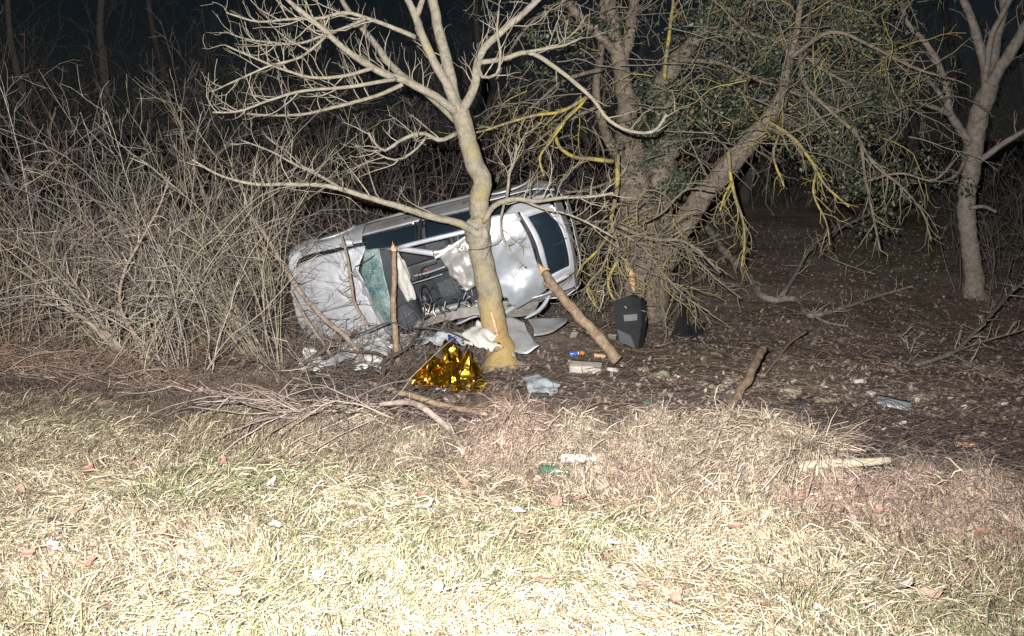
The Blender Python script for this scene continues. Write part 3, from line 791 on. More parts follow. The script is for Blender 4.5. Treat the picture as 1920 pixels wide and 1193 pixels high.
for k, (px, Y, h, w0, ln, lb) in enumerate([
        (70, 23, 7.5, 0.16, -0.3, 'dim trunk in the darkness above the shrubs at the far left'),
        (185, 25, 8, 0.19, 0.8, 'dim leaning trunk behind the left shrubs, second from the left edge'),
        (560, 27, 8, 0.15, 0.3, 'dim thin tree deep behind the car roof'),
        (1390, 29, 8, 0.2, 0.4, 'dim tree far behind the ivy-clad tree'),
        (1700, 31, 9, 0.2, -0.4, 'dim tree in the dark left of the bare forked tree'),
        (1905, 26, 8, 0.14, 0.3, 'dim trunk at the far right behind the forked tree'),
        (1560, 34, 9, 0.2, 0.5, 'dim tree deep in the dark beyond the drooping crown'),
        (1790, 36, 9, 0.2, -0.6, 'dimmest tree on the dark bank right of the clearing'),
        (330, 30, 8.5, 0.17, -0.5, 'dim tree in the dark high above the middle shrubs'),
        (900, 30, 9, 0.18, 0.3, 'dim tree straight behind the scraped trunk')]):
    far_tree(px, 0, Y, h, w0, ln, 90 + k, lb)

# ================================================================== SHRUBS
def shrub(px, py, n, ln, spread, pal, label, lean=(0, 0), r0=0.0066, up=-0.07, tw=4.2, twl=(0.3, 1.2), fan=2.1, Y=None):
    base = G(px, py) if Y is None else onground((px - 960) / F * Y, Y)
    root = thing('shrub', label, 'shrub', base, 'bare shrubs on the left')
    T2 = Tubes()
    for k in range(n):
        az = random.random() * 6.283; rr = spread * math.sqrt(random.random())
        st = base + np.array([math.cos(az) * rr, math.sin(az) * rr, 0]); st[2] = float(H(st[0], st[1])) - 0.03
        d = np.array([math.cos(az) * 0.42 * fan * random.random() + lean[0], math.sin(az) * 0.38 * fan * random.random() + lean[1], 1.0])
        L = random.uniform(*ln); cc = np.array(random.choice(pal)) * random.uniform(0.5, 0.95)
        g = grow(st, d, L * 1.12, 15, 0.085, up * random.uniform(0.1, 2.2))
        r = np.linspace(r0 * random.uniform(0.55, 1.25), 0.0028, 15)
        T = Tubes(); T.add(g, r, 5, cc, 0.08)
        T.build('stem', M['twig'], root, base)
        shoots(T2, g, r, tw, twl[0], twl[1], random.choice([0.03, -0.05]), 2, cc * 0.95, 0.75, 0.2, 0.6, 0.15, 0.0019, 3, 7, 0.35, 0.5)
    T2.build('twigs', M['twig'], root, base, stuff=True)
    return root
TAN = [(0.33, 0.285, 0.22), (0.40, 0.35, 0.27), (0.28, 0.24, 0.19), (0.35, 0.325, 0.22)]
GRYB = [(0.32, 0.275, 0.24), (0.38, 0.33, 0.29), (0.26, 0.225, 0.20)]
OLIVE = [(0.34, 0.31, 0.215), (0.39, 0.355, 0.25), (0.29, 0.255, 0.195)]
REDB = [(0.36, 0.265, 0.21), (0.31, 0.235, 0.19), (0.42, 0.335, 0.27)]
shrub(20, 655, 22, (1.5, 3.2), 0.35, REDB, 'reddish bare shrub cut by the left edge of the picture')
shrub(130, 640, 24, (1.8, 3.4), 0.35, REDB + TAN, 'tall tan and reddish shrub second from the left edge')
shrub(215, 640, 22, (1.8, 3.4), 0.30, TAN, 'upright pale-stemmed shrub behind the grey spreading branches')
shrub(250, 625, 16, (2.0, 3.6), 0.4, OLIVE, 'tall olive-tinged shrub behind the pale-stemmed one', Y=11.6)
shrub(345, 640, 16, (1.4, 2.8), 0.3, GRYB, 'grey-brown twiggy shrub midway along the thicket', Y=11.0)
shrub(490, 668, 26, (1.6, 3.3), 0.28, OLIVE + TAN, 'fanning olive-brown shrub nearest the car bonnet', lean=(-0.42, 0), fan=0.8)
shrub(505, 655, 10, (2.0, 3.2), 0.15, OLIVE, 'few straight upright stems beside the front of the car', lean=(-0.12, 0), fan=0.5, Y=12.0)
shrub(380, 650, 18, (1.8, 3.6), 0.45, GRYB + OLIVE, 'dense grey shrub behind the fanning olive one', lean=(-0.1, 0), Y=12.8)
shrub(100, 600, 18, (2.2, 3.8), 0.6, GRYB, 'dark grey shrub at the back of the left thicket', Y=13.5)
shrub(300, 600, 18, (2.2, 4.0), 0.6, GRYB, 'tall dim shrub rising behind the middle of the left thicket', Y=14.5)
shrub(640, 470, 9, (2.6, 3.6), 0.3, GRYB + REDB, 'thin straight saplings rising behind the car bonnet', up=0.0, fan=0.25, Y=18, tw=2.0)
shrub(820, 430, 16, (1.2, 2.2), 0.8, REDB, 'low brown shrub behind the roof line of the car', Y=18.5)

def spreading_grey():
    base = G(285, 690)
    root = thing('spreading_shrub', 'low grey spreading branches reaching up left from the lip', 'shrub', base)
    c = (0.33, 0.28, 0.23)
    for i, (px, w0) in enumerate([([(285, 692), (240, 668), (200, 640), (160, 600), (100, 572), (60, 560)], 13), ([(262, 680), (215, 640), (180, 590), (150, 545), (120, 500)], 10),
                   ([(240, 668), (190, 620), (140, 585), (70, 535)], 8), ([(270, 686), (255, 640), (235, 600), (215, 560)], 7), ([(285, 690), (288, 640), (276, 590), (282, 565)], 6), ([(290, 690), (262, 640), (225, 575), (230, 520), (270, 440), (300, 385), (318, 330)], 9)]):
        make_limb('stem', root, base, px, base[1], base[1] + random.uniform(-0.6, 0.5), w0, 2.5, M['grey_wood'], 7, 120 + i, c,
                  dict(per_m=7, lo=0.15, hi=0.5, up=0.03, levels=2, color=c, rmin=0.003, wander=0.2, dens=0.6))
spreading_grey()

def thicket():
    T = Tubes()
    for k in range(1350):
        Y = random.uniform(17.5, 30) if k < 900 else random.uniform(28, 40); px = random.uniform(-150, 2070)
        if 1300 < px < 1780 and Y < 27: continue
        x = (px - 960) / F * Y
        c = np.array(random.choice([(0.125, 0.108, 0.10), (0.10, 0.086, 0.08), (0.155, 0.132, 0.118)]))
        L = random.uniform(1.2, 5.2) if px < 1250 else random.uniform(0.8, 2.4)
        if Y > 28: L = random.uniform(2.5, 6.5)
        g = grow(onground(x, Y, -0.05), (random.gauss(0, 0.35), random.gauss(0, 0.3), 1), L, 9, 0.09, -0.03)
        r = np.linspace(random.uniform(0.008, 0.018), 0.005, 9)
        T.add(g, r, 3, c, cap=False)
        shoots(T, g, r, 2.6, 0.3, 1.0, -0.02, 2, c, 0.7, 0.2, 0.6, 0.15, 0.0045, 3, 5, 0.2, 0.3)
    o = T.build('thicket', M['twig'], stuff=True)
    tag(o, 'dim bare undergrowth filling the dark behind the wreck and the trees', 'thicket', kind='stuff')
thicket()

# ================================================================== WRECKED CAR (lies on its left side, roof towards the camera)
def paint(name, base, scratch=0.5):
    m, t, b = new_mat(name)
    n = noise_tex(t, 2.2, 8, 0.7); r = ramp(t, [(0.35, tuple(v * 0.72 for v in base)), (0.62, base)])
    t.links.new(n.outputs['Fac'], r.inputs[0])
    n2 = noise_tex(t, 9, 12, 0.85); r2 = ramp(t, [(0.57, (0, 0, 0)), (0.66, (1, 1, 1))]); t.links.new(n2.outputs['Fac'], r2.inputs[0])
    mx = nd(t, 'ShaderNodeMix', data_type='RGBA'); mm = nd(t, 'ShaderNodeMath', operation='MULTIPLY'); mm.inputs[1].default_value = scratch
    t.links.new(r2.outputs[0], mm.inputs[0]); t.links.new(mm.outputs[0], mx.inputs[0])
    t.links.new(r.outputs[0], mx.inputs[6]); mx.inputs[7].default_value = (0.19, 0.17, 0.15, 1)
    t.links.new(mx.outputs[2], b.inputs['Base Color'])
    b.inputs['Metallic'].default_value = 0.25; b.inputs['Roughness'].default_value = 0.42
    b.inputs['Coat Weight'].default_value = 0.12; b.inputs['Coat Roughness'].default_value = 0.12
    n3 = noise_tex(t, 5, 3); bump(t, b, n3.outputs['Fac'], 0.05, 0.05)
    return m
M['silver'] = paint('silver_paint', (0.47, 0.48, 0.505), 0.65)
M['roof_shade'] = paint('shaded_roof_paint', (0.30, 0.315, 0.34), 0.55)  # same silver, darkened to paint in the roof's tilt away from the flash
M['dirty_silver'] = paint('dirty_silver_paint', (0.30, 0.30, 0.305), 0.8)
M['bare_metal'] = plain('bare_steel', (0.55, 0.53, 0.48), 0.3, 0.8, 0.3, 8, 0.3, 12)
M['flap'] = plain('scraped_roof_metal', (0.50, 0.49, 0.46), 0.36, 0.55, 0.25, 6, 0.06, 10)
M['black_plastic'] = plain('black_plastic', (0.022, 0.024, 0.028), 0.5, 0, 0.3, 20, 0.1)
M['trim'] = plain('interior_trim', (0.016, 0.018, 0.023), 0.7, 0, 0.35, 12, 0.2, 50)
M['fabric'] = plain('seat_fabric', (0.024, 0.027, 0.034), 0.9, 0, 0.35, 25, 0.3, 90)
M['fabric2'] = plain('seat_fabric_light', (0.045, 0.05, 0.058), 0.9, 0, 0.3, 25, 0.3, 90)
M['airbag'] = plain('airbag_nylon', (0.40, 0.385, 0.355), 0.85, 0, 0.15, 5, 0.5, 16)
M['headliner'] = plain('headliner', (0.22, 0.205, 0.185), 0.9, 0, 0.3, 8, 0.4, 20)
M['chrome'] = plain('chrome_strip', (0.7, 0.72, 0.75), 0.2, 0.9, 0.1)
M['rubber'] = plain('tyre_rubber', (0.02, 0.02, 0.02), 0.85, 0, 0.3, 20, 0.3)
M['red'] = plain('red_plastic', (0.35, 0.03, 0.04), 0.5)
M['white_plastic'] = plain('white_plastic', (0.55, 0.55, 0.54), 0.55, 0, 0.3, 6, 0.3, 12)
def glass(name, tint, alpha, rough=0.05):
    m, t, b = new_mat(name)
    b.inputs['Base Color'].default_value = (*tint, 1); b.inputs['Roughness'].default_value = rough
    b.inputs['Alpha'].default_value = alpha
    n = noise_tex(t, 6, 5); r = ramp(t, [(0.4, (rough,) * 3), (0.7, (rough + 0.3,) * 3)])
    t.links.new(n.outputs['Fac'], r.inputs[0]); t.links.new(r.outputs[0], b.inputs['Roughness'])
    return m
M['dark_glass'] = glass('tinted_glass', (0.012, 0.02, 0.028), 0.86)
M['lamp_lens'] = glass('lamp_lens', (0.5, 0.52, 0.54), 0.8, 0.1)
def cracked():
    m, t, b = new_mat('cracked_windscreen')
    tc = nd(t, 'ShaderNodeTexCoord')
    mp = nd(t, 'ShaderNodeMapping'); mp.inputs['Scale'].default_value = (1.0, 0.55, 1); t.links.new(tc.outputs['Object'], mp.inputs[0])
    nz = nd(t, 'ShaderNodeTexNoise'); nz.inputs['Scale'].default_value = 5; t.links.new(mp.outputs[0], nz.inputs['Vector'])
    av = nd(t, 'ShaderNodeMixRGB'); av.inputs[0].default_value = 0.14
    t.links.new(mp.outputs[0], av.inputs[1]); t.links.new(nz.outputs['Color'], av.inputs[2])
    out = []
    for sc, w_ in ((20, 0.028), (70, 0.16)):
        v = nd(t, 'ShaderNodeTexVoronoi', feature='DISTANCE_TO_EDGE'); v.inputs['Scale'].default_value = sc
        t.links.new(av.outputs[0], v.inputs['Vector'])
        r = ramp(t, [(0, (1, 1, 1)), (w_, (0, 0, 0))]); t.links.new(v.outputs['Distance'], r.inputs[0]); out.append(r)
    n = nd(t, 'ShaderNodeTexNoise'); n.inputs['Scale'].default_value = 3.2; n.inputs['Detail'].default_value = 5; t.links.new(tc.outputs['Object'], n.inputs['Vector'])
    rc = ramp(t, [(0.36, (0.05,) * 3), (0.62, (0.9,) * 3)]); t.links.new(n.outputs['Fac'], rc.inputs[0])
    mul = nd(t, 'ShaderNodeMath', operation='MULTIPLY'); t.links.new(out[1].outputs[0], mul.inputs[0]); t.links.new(rc.outputs[0], mul.inputs[1])
    mxx = nd(t, 'ShaderNodeMath', operation='MAXIMUM'); t.links.new(out[0].outputs[0], mxx.inputs[0]); t.links.new(mul.outputs[0], mxx.inputs[1])
    m3 = nd(t, 'ShaderNodeMath', operation='MULTIPLY_ADD'); t.links.new(rc.outputs[0], m3.inputs[0]); m3.inputs[1].default_value = 0.38; t.links.new(mxx.outputs[0], m3.inputs[2])
    m3.use_clamp = True
    cm = nd(t, 'ShaderNodeMix', data_type='RGBA'); t.links.new(m3.outputs[0], cm.inputs[0])
    cm.inputs[6].default_value = (0.055, 0.13, 0.122, 1); cm.inputs[7].default_value = (0.36, 0.44, 0.43, 1)
    t.links.new(cm.outputs[2], b.inputs['Base Color']); b.inputs['Roughness'].default_value = 0.25
    al = nd(t, 'ShaderNodeMath', operation='MULTIPLY_ADD'); t.links.new(m3.outputs[0], al.inputs[0]); al.inputs[1].default_value = 0.25; al.inputs[2].default_value = 0.72
    t.links.new(al.outputs[0], b.inputs['Alpha'])
    return m
M['cracked'] = cracked()

def rot(v, axis, a):
    return np.array(Matrix.Rotation(a, 3, axis) @ Vector(v))
_f = np.array([-1.0, 0, 0]); _u = np.array([0, -1.0, 0])
ROLL, TILT, YAW = math.radians(13), math.radians(14.5), math.radians(-4)
_u = np.array([0, -math.cos(ROLL), -math.sin(ROLL)])
_f = np.array(Matrix.Rotation(TILT, 3, 'Y') @ Vector(_f)); _f = _f if _f[2] < 0 else np.array(Matrix.Rotation(-TILT, 3, 'Y') @ Vector((-1, 0, 0)))
_sg = 1 if (Matrix.Rotation(TILT, 3, 'Y') @ Vector((-1, 0, 0))).z < 0 else -1
_u = np.array(Matrix.Rotation(_sg * TILT, 3, 'Y') @ Vector(_u))
_f = np.array(Matrix.Rotation(YAW, 3, 'Z') @ Vector(_f)); _u = np.array(Matrix.Rotation(YAW, 3, 'Z') @ Vector(_u))
_l = np.cross(_u, _f)
CAR_R = np.stack([_f, _l, _u], 1)
CAR_C = P(806, 524, 14.05)             # where local (2.1, 0, 1.2) stands
CAR_O = CAR_C - CAR_R @ np.array([2.1, 0, 1.2])
def CL(px, py, z):
    """local point of the car seen at a pixel, at local height z"""
    d = CAR_R.T @ ray(px, py); o = CAR_R.T @ (np.array([0, 0, CAMZ]) - CAR_O)
    return o + d * ((z - o[2]) / d[2])
def crumple(p, amt, sc, seed=0.0):
    v = Vector((p[0] * sc + seed, p[1] * sc - seed, p[2] * sc))
    return np.array(p) + amt * np.array(mnoise.noise_vector(v))
def bar(name, pts, rad, mat, parent, sides=8, sq=None):
    T = Tubes(); p, r = resample(pts, np.broadcast_to(rad, (len(pts),)), max(6, len(pts) * 4))
    T.add(p, r, sides, (0.5, 0.5, 0.5)); return T.build(name, mat, parent)
def patch(name, rows, mat, parent, nu=24, nv=24, amt=0.0, sc=4, thick=0.012, seed=0.0, keep=None, flat=False, sharp=0.0):
    """a bent sheet: rows = list of lists of local points, interpolated both ways, then dented"""
    R = np.array(rows, float)
    cols = np.stack([resample(R[i], np.zeros(R.shape[1]), nv)[0] for i in range(len(R))])
    Gd = np.stack([resample(cols[:, j], np.zeros(len(R)), nu)[0] for j in range(nv)], 1)
    def fn(a, b):
        p = Gd[int(round(a * (nu - 1))), int(round(b * (nv - 1)))]
        if amt: p = crumple(p, amt, sc, seed)
        if sharp:
            q = p * 4.2 + seed
            p = p + np.array([0, 0, 1]) * sharp * (0.25 - abs(mnoise.noise(Vector(q))) + 0.35 * abs(mnoise.noise(Vector(q * 2.3))))
        return p
    return grid_obj(name, fn, nu, nv, mat, parent, thick, keep=keep, flat=flat)

def car():
    root = bpy.data.objects.new('wrecked_car', None); col.objects.link(root)
    root.matrix_world = Matrix.Translation(Vector(CAR_O)) @ Matrix(CAR_R.tolist()).to_4x4()
    tag(root, 'wrecked silver car lying on its side with the roof torn open', 'car')
    S, DS = M['silver'], M['dirty_silver']
    # bonnet, bumper, lamps, wings
    hood = patch('bonnet', [[CL(560, 494, .72), CL(546, 528, .74), CL(550, 570, .76), CL(566, 615, .74), CL(598, 655, .70)],
                     [CL(600, 482, .86), CL(590, 525, .92), CL(600, 575, .93), CL(620, 620, .90), CL(640, 656, .84)],
                     [CL(645, 470, .94), CL(636, 518, 1.01), CL(648, 570, 1.02), CL(670, 615, .98), CL(690, 650, .90)],
                     [CL(688, 461, .99), CL(672, 510, 1.05), CL(692, 562, 1.06), CL(718, 612, 1.02), CL(734, 636, .96)]], S, root, 48, 48, 0.02, 2.0, 0.012, 3.0, sharp=0.03)
    for yy in (.05, .42):
        bar('crease', [(3.95, yy * .85 + .03, .83), (3.7, yy + .03, .93), (3.35, yy * 1.03 + .03, 1.0), (3.05, yy * 1.05 + .03, 1.035)], [.006, .012, .012, .008], S, hood, 6)
    bmp = patch('front_bumper', [[(3.75, -.80, .62), (4.10, -.70, .66), (4.24, -.3, .66), (4.26, .2, .66), (4.16, .62, .62), (3.8, .80, .56)],
                     [(3.75, -.83, .50), (4.14, -.73, .52), (4.29, -.3, .52), (4.31, .2, .52), (4.2, .65, .50), (3.8, .83, .46)],
                     [(3.75, -.82, .26), (4.12, -.72, .26), (4.25, -.3, .26), (4.27, .2, .26), (4.16, .62, .26), (3.8, .80, .26)]], S, root, 14, 40, 0.025, 3, 0.012, 1.0)
    bar('bumper_groove', [(3.82, -.84, .44), (4.15, -.75, .45), (4.32, -.2, .45), (4.30, .3, .45), (4.1, .75, .43)], .016, M['black_plastic'], bmp)
    gr = patch('grille', [[(4.14, -.34, .71), (4.17, 0, .715), (4.14, .34, .71)], [(4.25, -.34, .655), (4.27, 0, .655), (4.25, .34, .655)]], M['black_plastic'], root, 5, 12, 0, 1, 0.01)
    for k in range(3):
        f = .25 + .25 * k
        bar('grille_slat', [(4.14 + .11 * f, -.32, .725 - .055 * f), (4.17 + .11 * f, 0, .73 - .055 * f), (4.14 + .11 * f, .32, .725 - .055 * f)], .007, M['chrome'], gr, 6)
    for s in (-1, 1):
        hl = patch('headlight', [[(3.86, .74 * s, .80), (4.02, .60 * s, .735), (4.12, .38 * s, .715)], [(3.94, .78 * s, .72), (4.12, .66 * s, .69), (4.22, .40 * s, .67)], [(3.95, .79 * s, .64), (4.14, .67 * s, .64), (4.24, .40 * s, .64)]], M['lamp_lens'], root, 10, 14, 0, 1, 0.01)
        ico = bmesh.new(); bmesh.ops.create_uvsphere(ico, u_segments=14, v_segments=8, radius=.06)
        for q in ico.verts: q.co = Vector((q.co.x * .5 + 4.07, q.co.y + .55 * s, q.co.z * .7 + .685))
        me = bpy.data.meshes.new('reflector'); ico.to_mesh(me); ico.free(); link('reflector', me, M['chrome'], hl)
        def arch(u, v, s=s):
            x = 4.05 - 1.13 * u
            top = np.interp(x, [2.9, 3.4, 3.8, 4.05], [.97, .92, .83, .70])
            a = max(0, 1 - ((x - 3.48) / .36) ** 2); bot = .28 + math.sqrt(a) * .38
            z = top + (bot - top) * v
            yy = .72 + .11 * math.sin(min(1, v * 1.6) * 1.57) - .08 * max(0, (x - 3.8) / .25)
            return crumple((x, yy * s, z), .02 if s < 0 else .07, 3.0, s)
        wing = grid_obj('front_wing', arch, 34, 12, S if s < 0 else DS, root, 0.01)
    # right side (now uppermost) and left side (underneath)
    for s in (-1, 1):
        amt = .018 if s < 0 else .08
        mt = DS
        def skin(x0, x1, z0f, z1f):
            def fn(u, v):
                x = x0 + (x1 - x0) * u; z = z0f(x) + (z1f(x) - z0f(x)) * v
                y = .80 + .05 * math.sin(max(0, min(1, (z - .25) / .7)) * math.pi)
                if abs(z - .62) < .025: y += .012
                return crumple((x, y * s, z), amt, 2.5, s * 2)
            return fn
        belt = lambda x: .93 + .02 * (2.9 - x)
        for nm, x0, x1 in (('front_door', 2.02, 2.90), ('rear_door', 1.14, 2.0)):
            if s > 0 and nm == 'front_door': continue
            d = grid_obj(nm, skin(x0, x1, lambda x: .30, belt), 22, 16, mt, root, 0.03)
            bar('door_handle', [(x0 + .08, .87 * s, .84), (x0 + .14, .885 * s, .845), (x0 + .24, .87 * s, .845)], .014, M['black_plastic'], d)
            bar('rub_strip', [(x0 + .03, .868 * s, .6), ((x0 + x1) / 2, .872 * s, .6), (x1 - .03, .868 * s, .6)], .014, M['black_plastic'], d, 6)
            xa = [x0 + .06, x1 - (.04 if nm == 'rear_door' else .0)]
            top = lambda x: np.interp(x, [1.1, 2.1, 2.45, 2.95], [1.34, 1.37, 1.28, 1.0])
            def gl(u, v, x0=xa[0], x1=xa[1], s=s, top=top):
                x = x0 + (x1 - x0) * u; z = belt(x) + (top(x) - belt(x)) * v
                return np.array((x, (.80 - .19 * v ** 1.2) * s, z))
            if s < 0:
                g = grid_obj('side_window', gl, 12, 6, M['dark_glass'], d, 0.005)
                bar('window_trim', [gl(0, 0), gl(.5, 0), gl(1, 0)], .011, M['chrome'], g, 6)
                bar('window_trim', [gl(0, 1), gl(.5, 1), gl(1, 1)], .011, M['chrome'], g, 6)
                bar('window_trim', [gl(.03, 0), gl(.03, 1)], .014, M['black_plastic'], g, 6)
        def quarter(u, v, s=s):
            x = .06 + 1.06 * u
            a = max(0, 1 - ((x - .78) / .36) ** 2); z0 = .28 + math.sqrt(a) * .38
            z1 = np.interp(x, [0, .3, .6, 1.12], [.92, 1.0, .97, .95])
            y = .80 + .05 * math.sin(max(0, min(1, (v * .7))) * math.pi) - .12 * max(0, (.3 - x) / .3)
            return crumple((x, y * s, z0 + (z1 - z0) * v), amt, 2.5, s * 2)
        grid_obj('rear_quarter', quarter, 34, 12, S, root, 0.01)
        pw = patch('rear_pillar', [[(.10, .70 * s, .95), (.36, .64 * s, 1.17), (.60, .58 * s, 1.35)], [(.55, .78 * s, .96), (.74, .70 * s, 1.17), (.92, .60 * s, 1.37)]], S, root, 8, 14, amt * .6, 3, .02)
        qw = patch('quarter_window', [[(.60, .79 * s, .965), (.78, .70 * s, 1.17), (.96, .61 * s, 1.355)], [(1.12, .80 * s, .955), (1.12, .71 * s, 1.17), (1.12, .615 * s, 1.36)]], M['dark_glass'], root, 6, 8, 0, 1, .005)
        bar('sill', [(3.0, .78 * s, .27), (2.0, .80 * s, .25), (1.15, .79 * s, .27)], .06, DS, root)
        bar('wheel_arch_lip', [(3.48 + .37 * math.cos(a), .845 * s, .29 + .38 * math.sin(a)) for a in np.linspace(0, math.pi, 12)], .014, S, root)
        bar('wheel_arch_lip', [(.78 + .37 * math.cos(a), .845 * s, .29 + .38 * math.sin(a)) for a in np.linspace(0, math.pi, 12)], .016, S, root)
        for x in (3.48, .78):
            T = Tubes(); T.add([(x, (.80 - k) * s, .31) for k in (0.0, .03, .06, .14, .17, .2)], [.26, .30, .31, .31, .30, .26], 28)
            w_ = T.build('wheel', M['rubber'], root)
            T = Tubes(); T.add([(x, (.82 - k) * s, .31) for k in (0.0, .01, .03)], [.03, .19, .2], 20); T.build('rim', M['bare_metal'], w_)
    # roof rails and pillars
    bar('roof_rail', [(2.36, -.60, 1.33), (1.9, -.61, 1.385), (1.3, -.60, 1.40), (.6, -.57, 1.35)], [.03, .034, .034, .03], S, root)
    bar('door_pillar', [(2.02, -.80, .94), (2.05, -.70, 1.18), (2.06, -.61, 1.37)], .028, M['black_plastic'], root)
    a0 = CL(704, 461, 1.03); a1 = CL(760, 468, 1.25); a2 = CL(818, 476, 1.36)
    ap = bar('windscreen_pillar', [a0, a1, a2], [.036, .04, .045], S, root, 10)
    tag(ap, 'bent white windscreen pillar sticking out over the opening')
    bar('pillar_stump', [CL(812, 474, 1.36), CL(832, 470, 1.36), CL(846, 458, 1.34)], [.05, .04, .02], M['bare_metal'], ap)
    bar('roof_rail', [CL(940, 592, 1.12), CL(975, 568, 1.22), CL(1020, 540, 1.25), CL(1066, 516, 1.12)], [.03, .036, .036, .03], S, root)
    # torn roof: rear part still in place, one flap peeled out
    def roofp(px, py, z): return CL(px, py, z)
    rows = [[roofp(896, 412, 1.37), roofp(905, 455, 1.46), roofp(915, 520, 1.45), roofp(930, 560, 1.40), roofp(950, 592, 1.38)],
            [roofp(930, 404, 1.36), roofp(945, 450, 1.44), roofp(958, 510, 1.38), roofp(968, 550, 1.44), roofp(972, 578, 1.36)],
            [roofp(966, 398, 1.34), roofp(990, 440, 1.40), roofp(1006, 490, 1.40), roofp(1020, 525, 1.36), roofp(1024, 545, 1.28)]]
    R = patch('roof', rows, M['roof_shade'], root, 36, 40, 0.010, 2.2, 0.01, 5.0, sharp=0.028,
              keep=lambda u, v: u > 0.16 * abs(mnoise.noise(Vector((v * 9, 1, 2)))) + (0.25 * (v - .7) / .3 if v > .7 else 0))
    tag(R, 'torn silver roof skin over the rear seats')
    F_ = patch('roof_flap', [[CL(818, 482, 1.42), CL(846, 462, 1.40), CL(880, 440, 1.36), CL(893, 432, 1.34)],
                     [CL(832, 492, 1.52), CL(852, 484, 1.60), CL(880, 474, 1.56), CL(900, 470, 1.46)],
                     [CL(846, 512, 1.58), CL(860, 512, 1.70), CL(882, 508, 1.64), CL(902, 505, 1.50)],
                     [CL(864, 536, 1.60), CL(872, 546, 1.66), CL(882, 540, 1.62), CL(895, 530, 1.52)]], M['flap'], root, 30, 30, 0.045, 7, 0.006, 8.0, sharp=0.16)
    tag(F_, 'crumpled triangular flap of roof skin peeled outward')
    bar('flap_edge', [CL(816, 484, 1.44), CL(848, 462, 1.43), CL(884, 438, 1.38)], .022, M['white_plastic'], F_, 6)
    # tailgate with rear window
    hg = patch('tailgate', [[CL(972, 396, 1.33), CL(998, 440, 1.40), CL(1014, 488, 1.40), CL(1026, 540, 1.27)],
                            [CL(1000, 388, 1.24), CL(1030, 430, 1.28), CL(1045, 480, 1.28), CL(1052, 525, 1.16)],
                            [CL(1030, 381, 1.05), CL(1062, 425, 1.10), CL(1075, 470, 1.10), CL(1078, 512, 1.00)]], S, root, 22, 22, 0.006, 3, 0.012,
               keep=lambda u, v: not (.12 < u < .82 and .10 < v < .86))
    rw = patch('rear_window', [[CL(978, 402, 1.30), CL(1000, 440, 1.38), CL(1016, 490, 1.37), CL(1028, 530, 1.27)],
                               [CL(1004, 392, 1.22), CL(1030, 432, 1.27), CL(1045, 480, 1.27), CL(1052, 520, 1.15)],
                               [CL(1026, 386, 1.07), CL(1054, 428, 1.12), CL(1066, 474, 1.12), CL(1070, 508, 1.02)]], M['dark_glass'], hg, 10, 14, 0, 1, .005)
    bar('window_seal', [CL(972, 398, 1.36), CL(990, 430, 1.42), CL(1006, 470, 1.425), CL(1022, 515, 1.36)], .016, M['black_plastic'], hg, 6)
    bar('tailgate_rim', [CL(1030, 382, 1.07), CL(1050, 404, 1.11), CL(1064, 436, 1.12), CL(1073, 474, 1.11), CL(1077, 500, 1.03)], .018, M['chrome'], hg, 8)
    bar('wiper', [CL(1020, 462, 1.34), CL(1045, 458, 1.26), CL(1062, 446, 1.16)], .009, M['black_plastic'], hg, 5)
    rb = patch('rear_bumper', [[(.10, -.80, .62), (-.02, -.5, .64), (-.05, 0, .64), (-.02, .5, .64), (.10, .80, .62)], [(.10, -.82, .30), (-.05, -.5, .30), (-.08, 0, .30), (-.05, .5, .30), (.10, .82, .30)]], S, root, 10, 24, .03, 3, .012)
    patch('tail_panel', [[(.05, -.78, .62), (-.01, 0, .66), (.05, .78, .62)], [(.12, -.74, .98), (.06, 0, 1.02), (.12, .74, .98)]], DS, root, 10, 16, .02, 3, .012)
    for s in (-1, 1):
        patch('tail_light', [[(.02, .62 * s, .68), (.08, .80 * s, .68)], [(.05, .60 * s, .94), (.14, .76 * s, .94)]], M['black_plastic'], root, 6, 6, 0, 1, .03)
    # floor, cowl, dashboard, seats, airbags
    patch('floor_pan', [[(3.9, -.74, .24), (3.9, 0, .22), (3.9, .74, .24)], [(2, -.76, .25), (2, 0, .30), (2, .76, .25)], [(.15, -.74, .30), (.15, 0, .30), (.15, .74, .30)]], M['trim'], root, 20, 14, .02, 3, .02)
    patch('bulkhead', [[(3.0, -.74, .95), (2.98, 0, 1.0), (2.95, .74, .92)], [(2.9, -.74, .25), (2.9, 0, .25), (2.9, .74, .25)]], M['black_plastic'], root, 8, 12, .01, 3, .02)
    ds = patch('dashboard', [[(2.96, -.72, .97), (2.94, 0, 1.02), (2.90, .72, .95)], [(2.74, -.72, .99), (2.70, 0, 1.03), (2.66, .72, 1.00)], [(2.56, -.70, .93), (2.50, 0, .97), (2.44, .70, .95)], [(2.52, -.68, .70), (2.48, 0, .72), (2.44, .68, .70)], [(2.72, -.68, .50), (2.66, 0, .45), (2.7, .68, .50)]], M['trim'], root, 26, 22, .012, 3, .02)
    patch('centre_console', [[(2.5, -.13, .70), (2.48, .13, .70)], [(2.2, -.12, .58), (2.2, .12, .58)], [(1.7, -.11, .55), (1.7, .11, .55)]], M['black_plastic'], ds, 14, 8, 0, 1, .06)
    # passenger airbag hanging from the dashboard (upper half of the view)
    def pillow(name, c, sx, sy, sz, mat, parent, sd, amt=.25):
        ico = bmesh.new(); bmesh.ops.create_icosphere(ico, subdivisions=4, radius=1)
        for q in ico.verts:
            f = 1 + amt * mnoise.noise(q.co * 1.7 + Vector((sd, 0, 0))) + .10 * abs(mnoise.noise(q.co * 5 + Vector((sd, 2, 0))))
            q.co = Vector((c[0] + q.co.x * sx * f, c[1] + q.co.y * sy * f, c[2] + q.co.z * sz * f))
        me = bpy.data.meshes.new(name); ico.to_mesh(me); ico.free()
        me.polygons.foreach_set('use_smooth', np.full(len(me.polygons), True, bool))
        return link(name, me, mat, parent)
